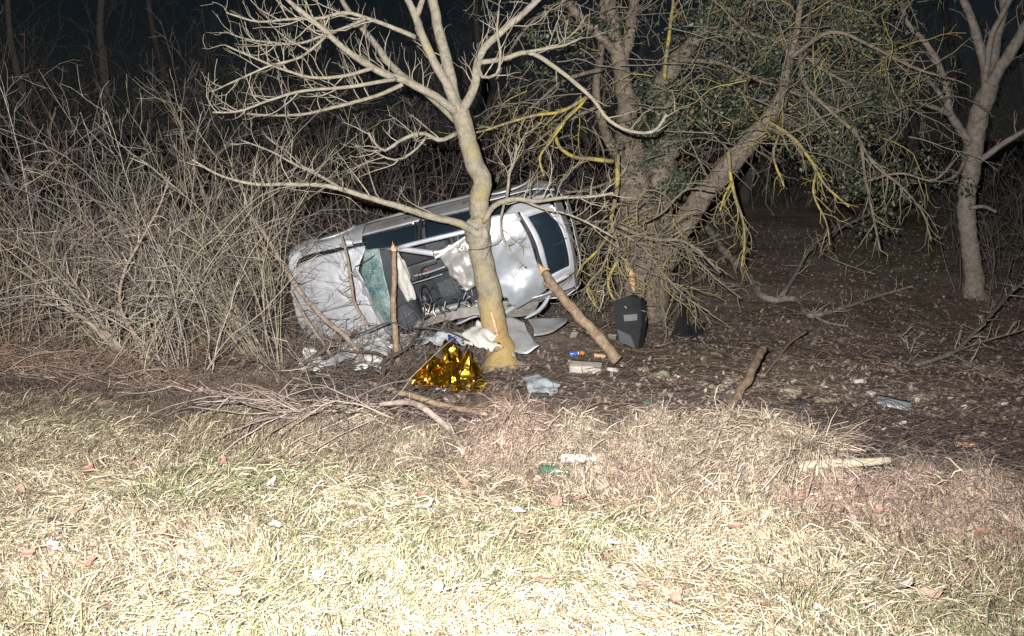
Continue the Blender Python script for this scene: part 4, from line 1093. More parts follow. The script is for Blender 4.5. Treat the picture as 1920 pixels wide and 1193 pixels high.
    a = CL(757, 520, 1.18)
    pillow('airbag', a, .105, .36, .12, M['airbag'], ds, 3.0, .45)
    b_ = CL(762, 596, 1.05)
    pillow('instrument_hood', b_, .15, .22, .12, M['fabric2'], ds, 6.0, .1)
    sc = CL(790, 570, .95)
    T = Tubes(); T.add([(2.30 + .05 * math.sin(q), .36 + .19 * math.cos(q), .88 + .17 * math.sin(q)) for q in np.linspace(0, 6.28, 26)], .016, 8, cap=False)
    sw = T.build('steering_wheel', M['black_plastic'], root)
    pillow('steering_hub', (2.31, .36, .88), .05, .09, .08, M['black_plastic'], sw, 2.0, .1)
    for s in (-1, 1):
        seat = box_obj('front_seat', M['fabric'], root, (.50, .50, .16), (1.93, .37 * s, .50), (0, -.12, 0), 0, sub=5, jitter=.02)
        bk = box_obj('backrest', M['fabric'], seat, (.16, .50, .62), (1.62, .37 * s, .80), (0, -.28, 0), 0, sub=5, jitter=.02)
        box_obj('seat_panel', M['fabric2'], seat, (.30, .26, .03), (1.98, .37 * s, .585), (0, -.12, 0), .012)
        box_obj('seat_panel', M['fabric2'], seat, (.03, .26, .40), (1.715, .37 * s, .83), (0, -.28, 0), .012)
        box_obj('headrest', M['fabric'], seat, (.10, .27, .17), (1.46, .37 * s, 1.20), (0, -.25, 0), .035, seg=3)
    rs = box_obj('rear_seat', M['fabric'], root, (.46, 1.26, .18), (1.02, 0, .50), (0, -.1, 0), 0, sub=5, jitter=.03)
    box_obj('backrest', M['fabric'], rs, (.15, 1.26, .60), (.72, 0, .82), (0, -.32, 0), 0, sub=5, jitter=.03)
    for y in (-.4, .4): box_obj('headrest', M['fabric'], rs, (.09, .24, .13), (.60, y, 1.17), (0, -.3, 0), .03, seg=3)
    bar('seat_belt', [CL(797, 504, 1.05), CL(803, 508, 1.05), CL(802, 516, 1.03)], .010, M['red'], root, 5)
    bar('trim_strip', [CL(775, 518, 1.02), CL(800, 512, 1.05), CL(835, 500, 1.1)], .016, M['dirty_silver'], root, 6)
    bar('trim_strip', [CL(772, 532, 1.0), CL(800, 524, 1.02), CL(830, 514, 1.05)], .010, M['dirty_silver'], root, 6)
    # torn lower roof edge and headliner rags hanging at the bottom of the opening
    hr = patch('headliner', [[CL(775, 606, 1.05), CL(830, 590, 1.15), CL(880, 574, 1.2), CL(920, 566, 1.2)], [CL(778, 618, 1.2), CL(832, 604, 1.3), CL(884, 590, 1.34), CL(925, 590, 1.34)]], M['headliner'], root, 12, 30, .05, 6, .01, 2.0)
    patch('left_wing_panel', [[CL(930, 566, 1.25), CL(975, 568, 1.2), CL(1022, 542, 1.15)], [CL(936, 592, 1.05), CL(975, 596, 1.0), CL(1000, 588, .95)]], M['headliner'], root, 14, 20, .03, 4, .012, 3.0)
    bar('body_edge', [CL(1034, 540, 1.15), CL(1026, 562, 1.08), CL(1008, 584, 1.0), CL(985, 597, .95)], [.02, .03, .03, .02], S, root, 8)
    rng = random.Random(4)
    for k in range(26):
        px0, py0 = rng.uniform(770, 925), rng.uniform(560, 612)
        p0 = CL(px0, py0 - (px0 - 780) * 0.22 + 6, rng.uniform(1.05, 1.3))
        q = [p0]
        for j in range(3): q.append(q[-1] + np.array([rng.gauss(0, .07), rng.gauss(.05, .06), rng.gauss(.02, .06)]))
        bar(rng.choice(['wire', 'torn_strip']), q, [rng.uniform(.004, .014), .01, .008, .003], rng.choice([M['black_plastic'], M['bare_metal'], M['headliner'], M['dirty_silver']]), root, 5)
    for k in range(9):
        px0, py0 = rng.uniform(775, 880), rng.uniform(490, 570)
        p0 = CL(px0, py0, rng.uniform(.95, 1.15)); q = [p0]
        for j in range(3): q.append(q[-1] + np.array([rng.gauss(0, .09), rng.gauss(0, .09), rng.gauss(0, .04)]))
        bar('wire', q, [.006, .008, .007, .004], rng.choice([M['black_plastic'], M['dirty_silver'], M['black_plastic']]), root, 5)
    # cracked windscreen peeled off its frame
    ws = patch('windscreen', [[CL(684, 470, 1.02), CL(678, 510, 1.06), CL(694, 560, 1.06), CL(722, 612, 1.04), CL(733, 630, 1.02)],
                              [CL(698, 467, 1.12), CL(702, 510, 1.16), CL(714, 560, 1.18), CL(731, 605, 1.14), CL(738, 628, 1.10)],
                              [CL(711, 466, 1.18), CL(719, 508, 1.24), CL(730, 555, 1.26), CL(738, 600, 1.22), CL(742, 626, 1.16)]], M['cracked'], root, 20, 36, .016, 5, .006, 1.0)
    tag(ws, 'greenish shattered windscreen sagging from its frame')
    patch('windscreen_edge', [[CL(657, 516, 1.03), CL(676, 548, 1.04), CL(700, 585, 1.04), CL(726, 626, 1.02)], [CL(668, 497, 1.06), CL(688, 540, 1.07), CL(708, 582, 1.07), CL(730, 622, 1.05)]], M['dirty_silver'], ws, 6, 20, .02, 8, .008, 4.0)
    bar('wiper', [CL(668, 500, 1.08), CL(690, 488, 1.12), CL(704, 478, 1.16)], .010, M['black_plastic'], root, 5)
    bar('door_mirror', [CL(640, 462, .98), CL(650, 456, 1.0), CL(662, 455, 1.0)], [.03, .06, .05], S, root, 10)
car()

# ================================================================== STICKS, BRANCHES, LOGS
def wpts(l, g=None):
    """(px, py) on the ground, (px, py, lift) above it, (px, py, None, Y) at depth Y"""
    out = []
    for q in l:
        if len(q) == 2: out.append((g or GA)(*q) + np.array([0, 0, 0.03]))
        elif len(q) == 3: out.append((g or GA)(q[0], q[1]) + np.array([0, 0, q[2]]))
        else: out.append(P(q[0], q[1], q[3]))
    return np.array(out)
def stick(name, label, cat, l, wd, mat, tw=None, group=None, forks=(), ends=False, sides=9, rough=0.10, sd=1, g=None):
    pts = wpts(l, g); rad = np.interp(np.linspace(0, 1, len(pts)), np.linspace(0, 1, len(wd)), wd) / 2 * pts[:, 1] / F
    org = pts[int(np.argmin(pts[:, 2]))]
    root = thing(name, label, cat, org, group)
    L = np.linalg.norm(np.diff(pts, axis=0), axis=1).sum()
    p, r = resample(pts, rad, max(8, int(L / 0.05))); p, r = knobbly(p, r, 0.05, sd)
    T = Tubes(); T.add(p, r, sides, (0.3, 0.25, 0.2), rough); T.build('stem', mat, root, org)
    if ends:
        for e, a, b in ((ends[0], p[0], p[1]), (ends[1], p[-1], p[-2])):
            if not e: continue
            rr = r[0] if a is p[0] else r[-1]
            d = unit(a - b); T = Tubes(); T.add([a - d * 0.005, a + d * 0.01, a + d * 0.022], [rr * 0.96, rr * 0.9, rr * 0.6], 9, rough=0.35)
            for q in range(9):
                of = unit(np.cross(d, RNG.normal(0, 1, 3))) * rr * 0.7 * RNG.random(); ln = rr * (0.8 + 2.2 * RNG.random())
                T.add([a + of, a + of * 1.1 + d * ln * .6, a + of * 1.2 + d * ln], [rr * 0.3, rr * 0.2, rr * 0.04], 4, rough=0.3)
            T.build('broken_end', M['fresh_wood'], root, org)
    for i, (fl_, fw) in enumerate(forks):
        q = wpts(fl_, g); rq = np.interp(np.linspace(0, 1, len(q)), np.linspace(0, 1, len(fw)), fw) / 2 * q[:, 1] / F
        q, rq = resample(q, rq, 16); q, rq = knobbly(q, rq, 0.05, sd + i + 3)
        T = Tubes(); T.add(q, rq, 7, (0.3, 0.25, 0.2), rough); T.build('side_branch', mat, root, org)
        if tw:
            T = Tubes(); shoots(T, q, rq, **tw); T.build('twigs', M['twig'], root, org, stuff=True)
    if tw:
        T = Tubes(); shoots(T, p, r, **tw); T.build('twigs', M['twig'], root, org, stuff=True)
    return root
GW = (0.30, 0.25, 0.20)
TWL = dict(per_m=5, lo=0.12, hi=0.5, up=0.03, levels=2, color=GW, rmin=0.0028, wander=0.2, dens=0.6)
stick('leaning_pole', 'bare brown pole leaning from the litter against the rear of the car', 'pole',
      [(1022, 510, None, 13.5), (1040, 538, None, 13.3), (1085, 592, None, 13.0), (1130, 642, None, 12.75), (1160, 676, None, 12.6)], [15, 18, 20, 21, 23], M['dead_wood'],
      forks=[([(1046, 546, None, 13.25), (1034, 540, None, 13.3), (1019, 531, None, 13.4)], [12, 9, 7])], ends=(True, False), sd=5)
stick('upright_stake', 'thin reddish broken stem standing upright before the windscreen opening', 'stake',
      [(738, 470, None, 13.1), (740, 520, None, 13.1), (737, 575, None, 13.1), (741, 640, None, 13.1), (744, 690, None, 13.05)], [9, 10, 11, 12, 12], M['dead_wood'], ends=(True, False), sd=8)
stick('leaning_branch', 'grey-brown stem slanting down across the car bonnet', 'branch',
      [(462, 396, None, 12.5), (490, 432, None, 12.6), (522, 482, None, 12.7), (560, 545, None, 12.8), (602, 592, None, 12.8), (652, 635, None, 12.8), (690, 690, None, 12.6)], [5, 7, 9, 10, 10, 10, 9], M['grey_wood'], dict(TWL, per_m=4), sd=9)
stick('thin_slanting_branch', 'thin pale branch slanting below the front bumper', 'branch',
      [(545, 545, None, 12.9), (575, 600, None, 12.9), (610, 650, None, 12.8), (632, 690, None, 12.6)], [5, 6, 6, 6], M['grey_wood'], dict(TWL, per_m=4), sd=10)
stick('hanging_branch', 'dark forked branch hanging in front of the bonnet', 'branch',
      [(640, 440, None, 13.0), (650, 480, None, 12.9), (657, 520, None, 12.9), (664, 565, None, 12.9), (690, 610, None, 12.9)], [4, 5, 6, 6, 4], M['grey_wood'], dict(TWL, per_m=10, hi=0.4), sd=11)
stick('long_stick', 'long straight brown stick lying across the brush below the gold foil', 'stick',
      [(692, 744, 0.16), (760, 760, 0.12), (830, 773, 0.08), (908, 788, 0.05)], [9, 12, 12, 9], M['dead_wood'], ends=(True, True), sd=12)
stick('curved_branch', 'thick curved grey branch running down to the grass below the long stick', 'branch',
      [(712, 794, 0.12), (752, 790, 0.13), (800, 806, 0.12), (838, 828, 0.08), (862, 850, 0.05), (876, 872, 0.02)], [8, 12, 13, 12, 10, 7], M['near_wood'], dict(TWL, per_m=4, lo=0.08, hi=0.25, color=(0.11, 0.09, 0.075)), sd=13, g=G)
stick('forked_branch', 'grey forked branch standing out of the brush left of the gold foil', 'branch',
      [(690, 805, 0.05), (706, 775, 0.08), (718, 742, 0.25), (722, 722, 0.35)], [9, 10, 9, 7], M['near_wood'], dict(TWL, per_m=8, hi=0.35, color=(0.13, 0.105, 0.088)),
      forks=[([(722, 724, 0.33), (745, 716, 0.36), (768, 706, 0.40), (782, 690, 0.45), (792, 672, 0.5)], [8, 7, 6, 5, 4]), ([(722, 722, 0.35), (700, 712, 0.35), (672, 704, 0.3), (640, 700, 0.3)], [6, 5, 4, 3])], sd=14, g=G)
stick('diagonal_branch', 'long grey branch lying diagonally over the brush under the bumper', 'branch',
      [(520, 738, 0.1), (566, 712, 0.18), (622, 684, 0.26), (668, 660, 0.3), (712, 640, 0.36), (760, 622, 0.42)], [6, 8, 9, 8, 6, 4], M['grey_wood'], dict(TWL, per_m=7, hi=0.4), sd=15)
stick('cut_stub', 'short upright stub of orange-brown wood in the brush', 'stub',
      [(719, 678, None, 12.0), (719, 695, None, 12.0), (720, 722, None, 11.95)], [8, 9, 9], M['dead_wood'], ends=(True, False), sd=16)
stick('fallen_branch', 'long fallen grey-green branch trailing over the dark ground on the right', 'branch',
      [(1325, 492, 0.75), (1360, 520, 0.5), (1395, 540, 0.35), (1455, 577, 0.15), (1478, 574, 0.14), (1522, 601, 0.08), (1580, 590, 0.12), (1650, 572, 0.18), (1712, 560, 0.25)], [14, 14, 14, 13, 12, 11, 8, 6, 4], M['far_bark'], dict(TWL, per_m=5, hi=0.6),
      forks=[([(1464, 575, 0.16), (1490, 548, 0.35), (1520, 515, 0.6), (1570, 494, 0.75), (1650, 468, 0.95)], [10, 8, 7, 6, 4]), ([(1520, 600, 0.1), (1550, 612, 0.06), (1590, 618, 0.05)], [6, 5, 3]), ([(1570, 494, 0.72), (1540, 520, 0.5), (1600, 540, 0.4), (1640, 548, 0.35)], [3, 3, 3, 2])], sd=17)
stick('fallen_branch', 'pale forked branch lying at the right edge of the picture', 'branch',
      [(1718, 692, 0.05), (1776, 682, 0.12), (1830, 655, 0.3), (1872, 628, 0.5), (1902, 610, 0.65), (1960, 590, 0.8)], [8, 9, 8, 7, 6, 5], M['far_bark'], dict(TWL, per_m=5),
      forks=[([(1784, 678, 0.12), (1840, 664, 0.18), (1900, 655, 0.25), (1970, 640, 0.3)], [5, 5, 4, 3]), ([(1718, 692, 0.05), (1700, 672, 0.15), (1684, 655, 0.28)], [5, 4, 3]), ([(1780, 680, 0.12), (1840, 700, 0.06), (1910, 722, 0.05)], [5, 4, 3])], sd=18)
stick('broken_stick', 'thick broken stick with a pale end propped up on the right slope', 'stick',
      [(1342, 800, 0.02), (1378, 772, 0.12), (1408, 742, 0.28), (1428, 716, 0.42)], [11, 16, 17, 16], M['dead_wood'], ends=(False, True), sd=19)
stick('thin_stick', 'thin bent yellowish stick pointing up right beyond the broken one', 'stick',
      [(1432, 712, 0.05), (1455, 690, 0.1), (1482, 668, 0.2), (1512, 657, 0.28)], [5, 5, 5, 4], M['dead_wood'], sd=20)
stick('log', 'short pale log lying along the lip of the verge on the right', 'log',
      [(1496, 904, 0.07), (1668, 903, 0.09)], [22, 26, 22, 14], bark('log_bark', (0.08, 0.065, 0.05), (0.20, 0.17, 0.13), (0.12, 0.11, 0.06), 0.58, 0.7, 5, 12), ends=(False, False), sides=12, sd=2)
stick('dark_stick', 'small dark forked stick at the lip in front of the pale tufts', 'stick',
      [(1300, 905, 0.02), (1324, 888, 0.07), (1348, 862, 0.16)], [6, 7, 5], M['near_wood'], forks=[([(1324, 888, 0.07), (1336, 890, 0.04), (1350, 884, 0.05)], [6, 5, 4])], sd=22)
stick('dark_stick', 'dark bowed stick on the brown slope below the plastic bag', 'stick',
      [(1072, 800, 0.03), (1095, 803, 0.08), (1118, 812, 0.04)], [5, 6, 4], M['near_wood'], sd=23)
stick('dark_stick', 'dark curved twig beside the white bottle', 'stick',
      [(1095, 880, 0.02), (1115, 864, 0.07), (1136, 855, 0.1)], [4, 4, 3], M['near_wood'], sd=24)
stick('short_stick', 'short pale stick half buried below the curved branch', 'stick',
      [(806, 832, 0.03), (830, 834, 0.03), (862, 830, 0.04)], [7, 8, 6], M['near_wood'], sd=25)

def r_pile(): return (random.gauss(650, 80), random.uniform(690, 790))
tangle('brush_pile', 'grey-brown heap of cut twigs in front of the car', 'brush pile', 800, px_region(r_pile, G),
       [(0.095, 0.077, 0.066), (0.125, 0.10, 0.085), (0.07, 0.056, 0.05), (0.165, 0.135, 0.11)], 0.42, (0.3, 1.0), (0.006, 0.0024), -0.10)
tangle('brush_pile', 'dark twigs piled against the front end of the car', 'brush pile', 520, px_region(lambda: (random.uniform(540, 900), random.uniform(640, 700))),
       [(0.16, 0.13, 0.11), (0.22, 0.18, 0.15), (0.11, 0.09, 0.08)], 0.9, (0.4, 1.1), (0.0055, 0.0022), -0.07)

# ================================================================== DRY TUFTS ON THE LIP
def tuft(px, py, n, h, spread, pal, label, lean=0.0, group='dry tufts along the lip'):
    n = int(n * 3.2); b = G(px, py); V = []; Q = []; C = []
    az = RNG.random(n) * 6.283; el = RNG.normal(0.75, 0.4, n); L = h * (0.45 + 0.75 * RNG.random(n))
    st = np.stack([RNG.normal(0, spread * 0.5, n), RNG.normal(0.03, spread * 0.36, n), np.zeros(n)], -1)
    st[:, 2] = H(b[0] + st[:, 0], b[1] + st[:, 1]) - b[2] - 0.015; L = L * 0.62; el = el * 0.8
    m = 5; pts = np.zeros((n, m, 3)); pts[:, 0] = st
    for k in range(1, m):
        d = np.stack([np.cos(az) * np.cos(el) + lean, np.sin(az) * np.cos(el), np.sin(el)], -1) + RNG.normal(0, 0.30, (n, 3))
        pts[:, k] = pts[:, k - 1] + d * (L / (m - 1))[:, None]; el = el - 0.22 - 0.25 * RNG.random(n)
    gz = H(pts[:, :, 0] + b[0], pts[:, :, 1] + b[1]) - b[2] + 0.004
    pts[:, 1:, 2] = np.maximum(pts[:, 1:, 2], gz[:, 1:])
    sd = np.stack([-np.sin(az), np.cos(az), RNG.normal(0, 0.5, n)], -1)
    wv = (0.0013 + 0.0018 * RNG.random(n))[:, None, None] * np.linspace(1, 0.5, m)[None, :, None]
    V = np.stack([pts - sd[:, None] * wv, pts + sd[:, None] * wv], 2).reshape(-1, 3)
    i = np.arange(n)[:, None] * m * 2 + np.arange(m - 1)[None] * 2
    Q = np.stack([i, i + 1, i + 3, i + 2], -1).reshape(-1, 4)
    pal = np.array(pal); C = np.repeat(pal[RNG.integers(0, len(pal), n)] * (0.75 + 0.5 * RNG.random((n, 1))), m * 2, 0)
    o = link('dry_tuft', fast_mesh('dry_tuft', V, Q, None, C), M['stuff'], None, b)
    return tag(o, label, 'dry tuft', group)
PINK = [(0.118, 0.082, 0.063), (0.148, 0.106, 0.084), (0.075, 0.053, 0.042), (0.175, 0.13, 0.102)]
STRAW = [(0.14, 0.113, 0.082), (0.18, 0.15, 0.112), (0.10, 0.078, 0.057)]
for px, py, n, h, sp, pal, lb in [
        (538, 738, 420, 0.34, 0.22, PINK, 'bushy pinkish dry tuft at the left end of the brush heap'),
        (470, 728, 420, 0.36, 0.24, PINK, 'tall pinkish dry tuft below the fanning shrub'),
        (420, 735, 380, 0.28, 0.30, PINK, 'wide brown dry tuft left of the fanning shrub foot'),
        (350, 722, 380, 0.28, 0.30, PINK + STRAW, 'matted dry tuft at the foot of the grey branches'),
        (290, 735, 360, 0.24, 0.30, STRAW, 'low straw tuft in front of the grey branches'),
        (120, 715, 420, 0.30, 0.35, PINK, 'rusty dry tuft below the second left shrub'),
        (40, 705, 420, 0.32, 0.35, PINK, 'rusty dry tuft at the left edge'),
        (205, 700, 380, 0.30, 0.35, PINK, 'brown dry tuft between the left shrubs'),
        (800, 712, 260, 0.26, 0.10, PINK, 'fluffy pink seed head in front of the gold foil'),
        (930, 770, 520, 0.34, 0.26, PINK, 'large pinkish dry tuft right of the gold foil'),
        (985, 790, 480, 0.32, 0.26, PINK, 'pink-brown tuft below the plastic bag'),
        (1045, 790, 420, 0.26, 0.24, PINK, 'flattened pinkish tuft under the green carton'),
        (950, 850, 420, 0.24, 0.34, STRAW + PINK, 'brown matted tuft at the verge edge in the centre'),
        (1070, 858, 460, 0.30, 0.22, STRAW, 'pale rounded straw tuft above the white bottle'),
        (1170, 880, 420, 0.22, 0.36, PINK + STRAW, 'low dry tuft right of the white bottle'),
        (1240, 850, 420, 0.26, 0.26, STRAW, 'pale straw tuft left of the propped stick'),
        (1320, 835, 520, 0.32, 0.26, STRAW, 'large pale straw tuft at the foot of the propped stick'),
        (1400, 850, 500, 0.30, 0.26, STRAW, 'pale straw tuft right of the propped stick'),
        (1450, 885, 460, 0.26, 0.32, STRAW + PINK, 'matted straw tuft just left of the log'),
        (1518, 860, 360, 0.42, 0.10, STRAW, 'tall feathery straw plume behind the log'),
        (1560, 930, 600, 0.20, 0.28, PINK, 'low brown tuft in front of the log'),
        (1700, 935, 600, 0.18, 0.30, PINK, 'low brown tuft on the soil heap right of the log'),
        (1840, 975, 600, 0.18, 0.30, PINK, 'low grey-brown tuft near the right edge')]:
    tuft(px, py, n, h, sp, pal, lb)
tuft(620, 800, 300, 0.22, 0.30, STRAW, 'straw tuft at the foot of the brush heap')
tuft(760, 838, 320, 0.20, 0.30, STRAW, 'straw tuft below the curved branch')

# ================================================================== GOLD FOIL BLANKET
def foil():
    c = GL(832, 742); c = np.array([c[0], c[1] + 0.42, float(H(c[0], c[1] + 0.42))])
    m, t, b = new_mat('gold_foil')
    n = noise_tex(t, 5, 6, 0.7); r = ramp(t, [(0.3, (0.55, 0.24, 0.02)), (0.6, (0.80, 0.54, 0.05))]); t.links.new(n.outputs['Fac'], r.inputs[0])
    t.links.new(r.outputs[0], b.inputs['Base Color']); b.inputs['Metallic'].default_value = 1; b.inputs['Roughness'].default_value = 0.24
    v = nd(t, 'ShaderNodeTexVoronoi'); v.inputs['Scale'].default_value = 14; tc = nd(t, 'ShaderNodeTexCoord'); t.links.new(tc.outputs['Object'], v.inputs['Vector'])
    bump(t, b, v.outputs['Distance'], 0.3, 0.03)
    ms, t2, b2 = new_mat('silver_foil')
    n = noise_tex(t2, 9); r = ramp(t2, [(0.3, (0.6, 0.62, 0.66)), (0.7, (0.85, 0.86, 0.9))]); t2.links.new(n.outputs['Fac'], r.inputs[0]); t2.links.new(r.outputs[0], b2.inputs['Base Color'])
    b2.inputs['Metallic'].default_value = 1; b2.inputs['Roughness'].default_value = 0.22
    N = 36; V = []; Q = []
    lumps = [(.12, .30, .52, .46, .50), (-.40, .0, .40, .40, .55), (.58, .0, .44, .36, .50), (.05, -.45, .32, .46, .36), (-.75, -.2, .2, .3, .4)]
    for i in range(N):
        for j in range(N):
            u = (i / (N - 1) - .5) * 2 + random.gauss(0, .012); w_ = (j / (N - 1) - .5) * 2 + random.gauss(0, .012)
            x = u * .44 * (1 - .12 * w_); y = w_ * .40
            prof = max(hh * math.exp(-((u - a0) / sx) ** 2 - ((w_ - b0) / sy) ** 2) for a0, b0, hh, sx, sy in lumps)
            q = Vector((u * 4.2, w_ * 1.5, 2.0)); q2 = Vector((u * 7 + w_ * 3, w_ * 6 - u * 2, 7.0))
            z = prof + 0.17 * (abs(mnoise.noise(q)) - .16) * min(1, .25 + prof * 3) + 0.055 * abs(mnoise.noise(q2)) + random.gauss(0, .003)
            d = mnoise.noise_vector(q * 1.3) * 0.07 + mnoise.noise_vector(q2) * .02
            gx, gy = c[0] + x + d.x, c[1] + y + d.y
            V.append((x + d.x, y + d.y, max(z, float(H(gx, gy)) - c[2] + 0.01 + 0.04 * abs(mnoise.noise(q2 * 1.5)))))
    for i in range(N - 1):
        for j in range(N - 1):
            a = i * N + j; Q.append((a, a + N, a + N + 1, a + 1))
    me = bpy.data.meshes.new('foil_blanket'); me.from_pydata(V, [], Q)
    root = link('foil_blanket', me, m, None, c)
    root.data.materials.append(ms)
    for p in me.polygons:
        x, y, _ = p.center
        e = max(abs(p.index // (N - 1) - (N - 1) / 2), abs(p.index % (N - 1) - (N - 1) / 2)) / ((N - 1) / 2)
        if e > 0.90 and mnoise.noise(Vector((x * 7, y * 7, 0))) > -0.05: p.material_index = 1
    tag(root, 'crumpled gold and silver rescue blanket heaped in front of the car', 'foil blanket')
    bm_ = [(-.04, .16, .48), (.05, .16, .50), (.10, .18, .45), (.02, .2, .40)]
    return c
FOIL = foil()

# ================================================================== CAR PIECES AND RUBBISH
def wsheet(name, label, cat, rows, mat, amt=0.03, sc=5, thick=0.008, seed=0.0, sharp=0.0, group=None, nu=18, nv=18, keep=None):
    R = [list(wpts(r)) for r in rows]
    org = np.array(R).reshape(-1, 3); o3 = org.mean(0); o3[2] = org[:, 2].min()
    R = [[p - o3 for p in r] for r in R]
    o = patch(name, R, mat, None, nu, nv, amt, sc, thick, seed, keep, False, sharp)
    o.location = o3
    return tag(o, label, cat, group)
def rag(u, v, k=9.0, s=1.0, d=0.14):
    e = min(u, 1 - u, v, 1 - v)
    return e > d * abs(mnoise.noise(Vector((u * k, v * k, s)))) * 1.3
def ragged(s): return lambda u, v: rag(u, v, 9, s)
wsheet('sheet_metal', 'large light grey torn body panel behind the tree foot', 'sheet metal',
       [[(930, 600, None, 13.7), (958, 596, None, 13.7), (984, 604, None, 13.6)], [(938, 630, None, 13.5), (965, 630, None, 13.4), (996, 630, None, 13.4)], [(955, 660, None, 13.2), (985, 662, None, 13.1), (1012, 652, None, 13.1)]], M['dirty_silver'], 0.02, 4, 0.012, 3.0, 0.04)
wsheet('bumper_piece', 'flat grey piece of bumper lying right of the tree foot', 'sheet metal',
       [[(990, 600, None, 14.0), (1030, 599, None, 14.1), (1064, 598, None, 14.2)], [(998, 614, None, 13.8), (1030, 612, None, 13.9), (1060, 606, None, 14.0)], [(1000, 630, None, 13.6), (1030, 624, None, 13.7), (1052, 614, None, 13.9)]], M['dirty_silver'], 0.02, 4, 0.03, 6.0)
wsheet('torn_padding', 'cream torn padding left of the tree foot', 'padding',
       [[(872, 618, None, 13.2), (898, 606, None, 13.2), (925, 615, None, 13.2)], [(868, 636, None, 13.0), (900, 630, None, 12.9), (932, 636, None, 13.0)], [(880, 656, None, 12.9), (908, 654, None, 12.8), (944, 660, None, 12.9)]], M['airbag'], 0.07, 8, 0.012, 2.0, 0.10, keep=ragged(3.0))
wsheet('sheet_metal', 'bright crumpled silver sheet behind the top of the gold foil', 'sheet metal',
       [[(790, 632, None, 13.1), (830, 626, None, 13.1), (872, 628, None, 13.1)], [(792, 650, None, 12.9), (832, 646, None, 12.8), (876, 650, None, 12.9)]], M['silver'], 0.06, 8, 0.006, 12.0, 0.10, keep=ragged(1.0))
wsheet('plastic_scrap', 'dark blue scrap of plastic on top of the gold foil', 'plastic scrap',
       [[(838, 632, None, 12.0), (856, 630, None, 12.0)], [(842, 652, None, 11.9), (858, 650, None, 11.9)]], plain('navy_plastic', (0.02, 0.03, 0.09), 0.3), 0.05, 9, 0.006, 3.0, 0.08, nu=10, nv=10)
WP = M['white_plastic']
for i, (rows, lb) in enumerate([
        ([[(562, 690, .12), (585, 682, .2), (612, 688, .14)], [(560, 706, .03), (588, 706, .06), (618, 704, .03)]], 'rounded white plastic piece at the left end of the twig heap'),
        ([[(640, 655, .25), (664, 646, .35), (690, 652, .3)], [(636, 676, .05), (662, 678, .1), (700, 680, .05)]], 'white torn plastic strip under the front wing'),
        ([[(660, 680, .22), (700, 672, .3), (738, 676, .25)], [(664, 704, .04), (700, 706, .08), (736, 700, .04)]], 'white shredded plastic in the middle of the twig heap'),
        ([[(742, 650, .3), (766, 640, .36), (796, 640, .36)], [(744, 672, .1), (770, 672, .14), (790, 668, .1)]], 'grey-white shredded plastic just left of the gold foil')]):
    wsheet('plastic_piece', lb, 'plastic piece', rows, WP, 0.07, 6, 0.006, 3.0 + i * 4, 0.09, keep=ragged(2.0 + i), group='broken white car plastic')
for i, (px, py, sx, sy) in enumerate([(700, 690, 30, 8), (775, 660, 26, 14), (640, 690, 30, 9)]):
    wsheet('trim_piece', ['narrow silver trim strip among the twigs', 'bent silver trim beside the foil', 'grey trim strip under the diagonal branch'][i], 'trim piece',
           [[(px - sx, py + sy, .12), (px, py, .22), (px + sx, py - sy, .25)], [(px - sx, py + sy + 7, .04), (px, py + 7, .12), (px + sx, py - sy + 7, .16)]], M['silver'], 0.02, 6, 0.006, 2.0 + i)
for i, (pts_, lb) in enumerate([([(752, 622, None, 13.0), (790, 615, None, 12.9), (840, 622, None, 12.9), (880, 640, None, 12.8)], 'dark rubber seal curving behind the foil'), ([(640, 640, None, 13.0), (690, 620, None, 12.9), (740, 606, None, 13.0), (764, 620, None, 13.0)], 'black cable looping under the windscreen')]):
    p = wpts(pts_); T = Tubes(); q, r = resample(p, [0.012] * 4, 24); T.add(q, r, 6); o3 = q[0]
    tag(T.build('rubber_seal', M['black_plastic'], None, o3), lb, 'rubber seal')
# dark door lining standing on edge
def lining():
    b0 = GL(1180, 660); root = thing('door_lining', 'dark grey door lining panel standing on edge beside the leaning pole', 'car part', b0)
    def Q(px, py, dy=0.0): return P(px, py, b0[1] + dy) - b0
    def slabq(name, fr, off, mat, bev=0.008):
        bm = bmesh.new(); off = Vector(off)
        f = [bm.verts.new(Vector(p)) for p in fr]; k = [bm.verts.new(Vector(p) + off) for p in fr]; n = len(fr)
        bm.faces.new(f); bm.faces.new(k[::-1])
        for i in range(n): bm.faces.new((f[i], k[i], k[(i + 1) % n], f[(i + 1) % n]))
        bmesh.ops.recalc_face_normals(bm, faces=bm.faces[:])
        bmesh.ops.bevel(bm, geom=bm.edges[:], offset=bev, segments=2, affect='EDGES')
        me = bpy.data.meshes.new(name); bm.to_mesh(me); bm.free(); return link(name, me, mat, root)
    dl = plain('dark_lining', (0.013, 0.015, 0.015), 0.65, 0, 0.35, 8, 0.25, 30, 0.25)
    slabq('panel', [Q(1146, 566, .30), Q(1180, 554, .36), Q(1200, 562, .36), Q(1203, 606, .16), Q(1196, 654, -.02), Q(1160, 640, 0)], (0.10, 0.14, 0.0), dl)
    slabq('armrest', [Q(1168, 590, .12), Q(1194, 588, .12), Q(1194, 600, .1), Q(1170, 602, .1)], (0.0, -0.05, 0.0), M['black_plastic'], .004)
    slabq('lower_pocket', [Q(1156, 616, .05), Q(1182, 628, .04), Q(1190, 652, -.02), Q(1162, 640, 0)], (0.0, -0.06, 0.0), M['black_plastic'], .005)
    bar('grab_strap', [Q(1118, 548, .2), Q(1130, 545, .2), Q(1128, 570, .15), Q(1122, 585, .1)], .009, M['dirty_silver'], root, 6)
lining()
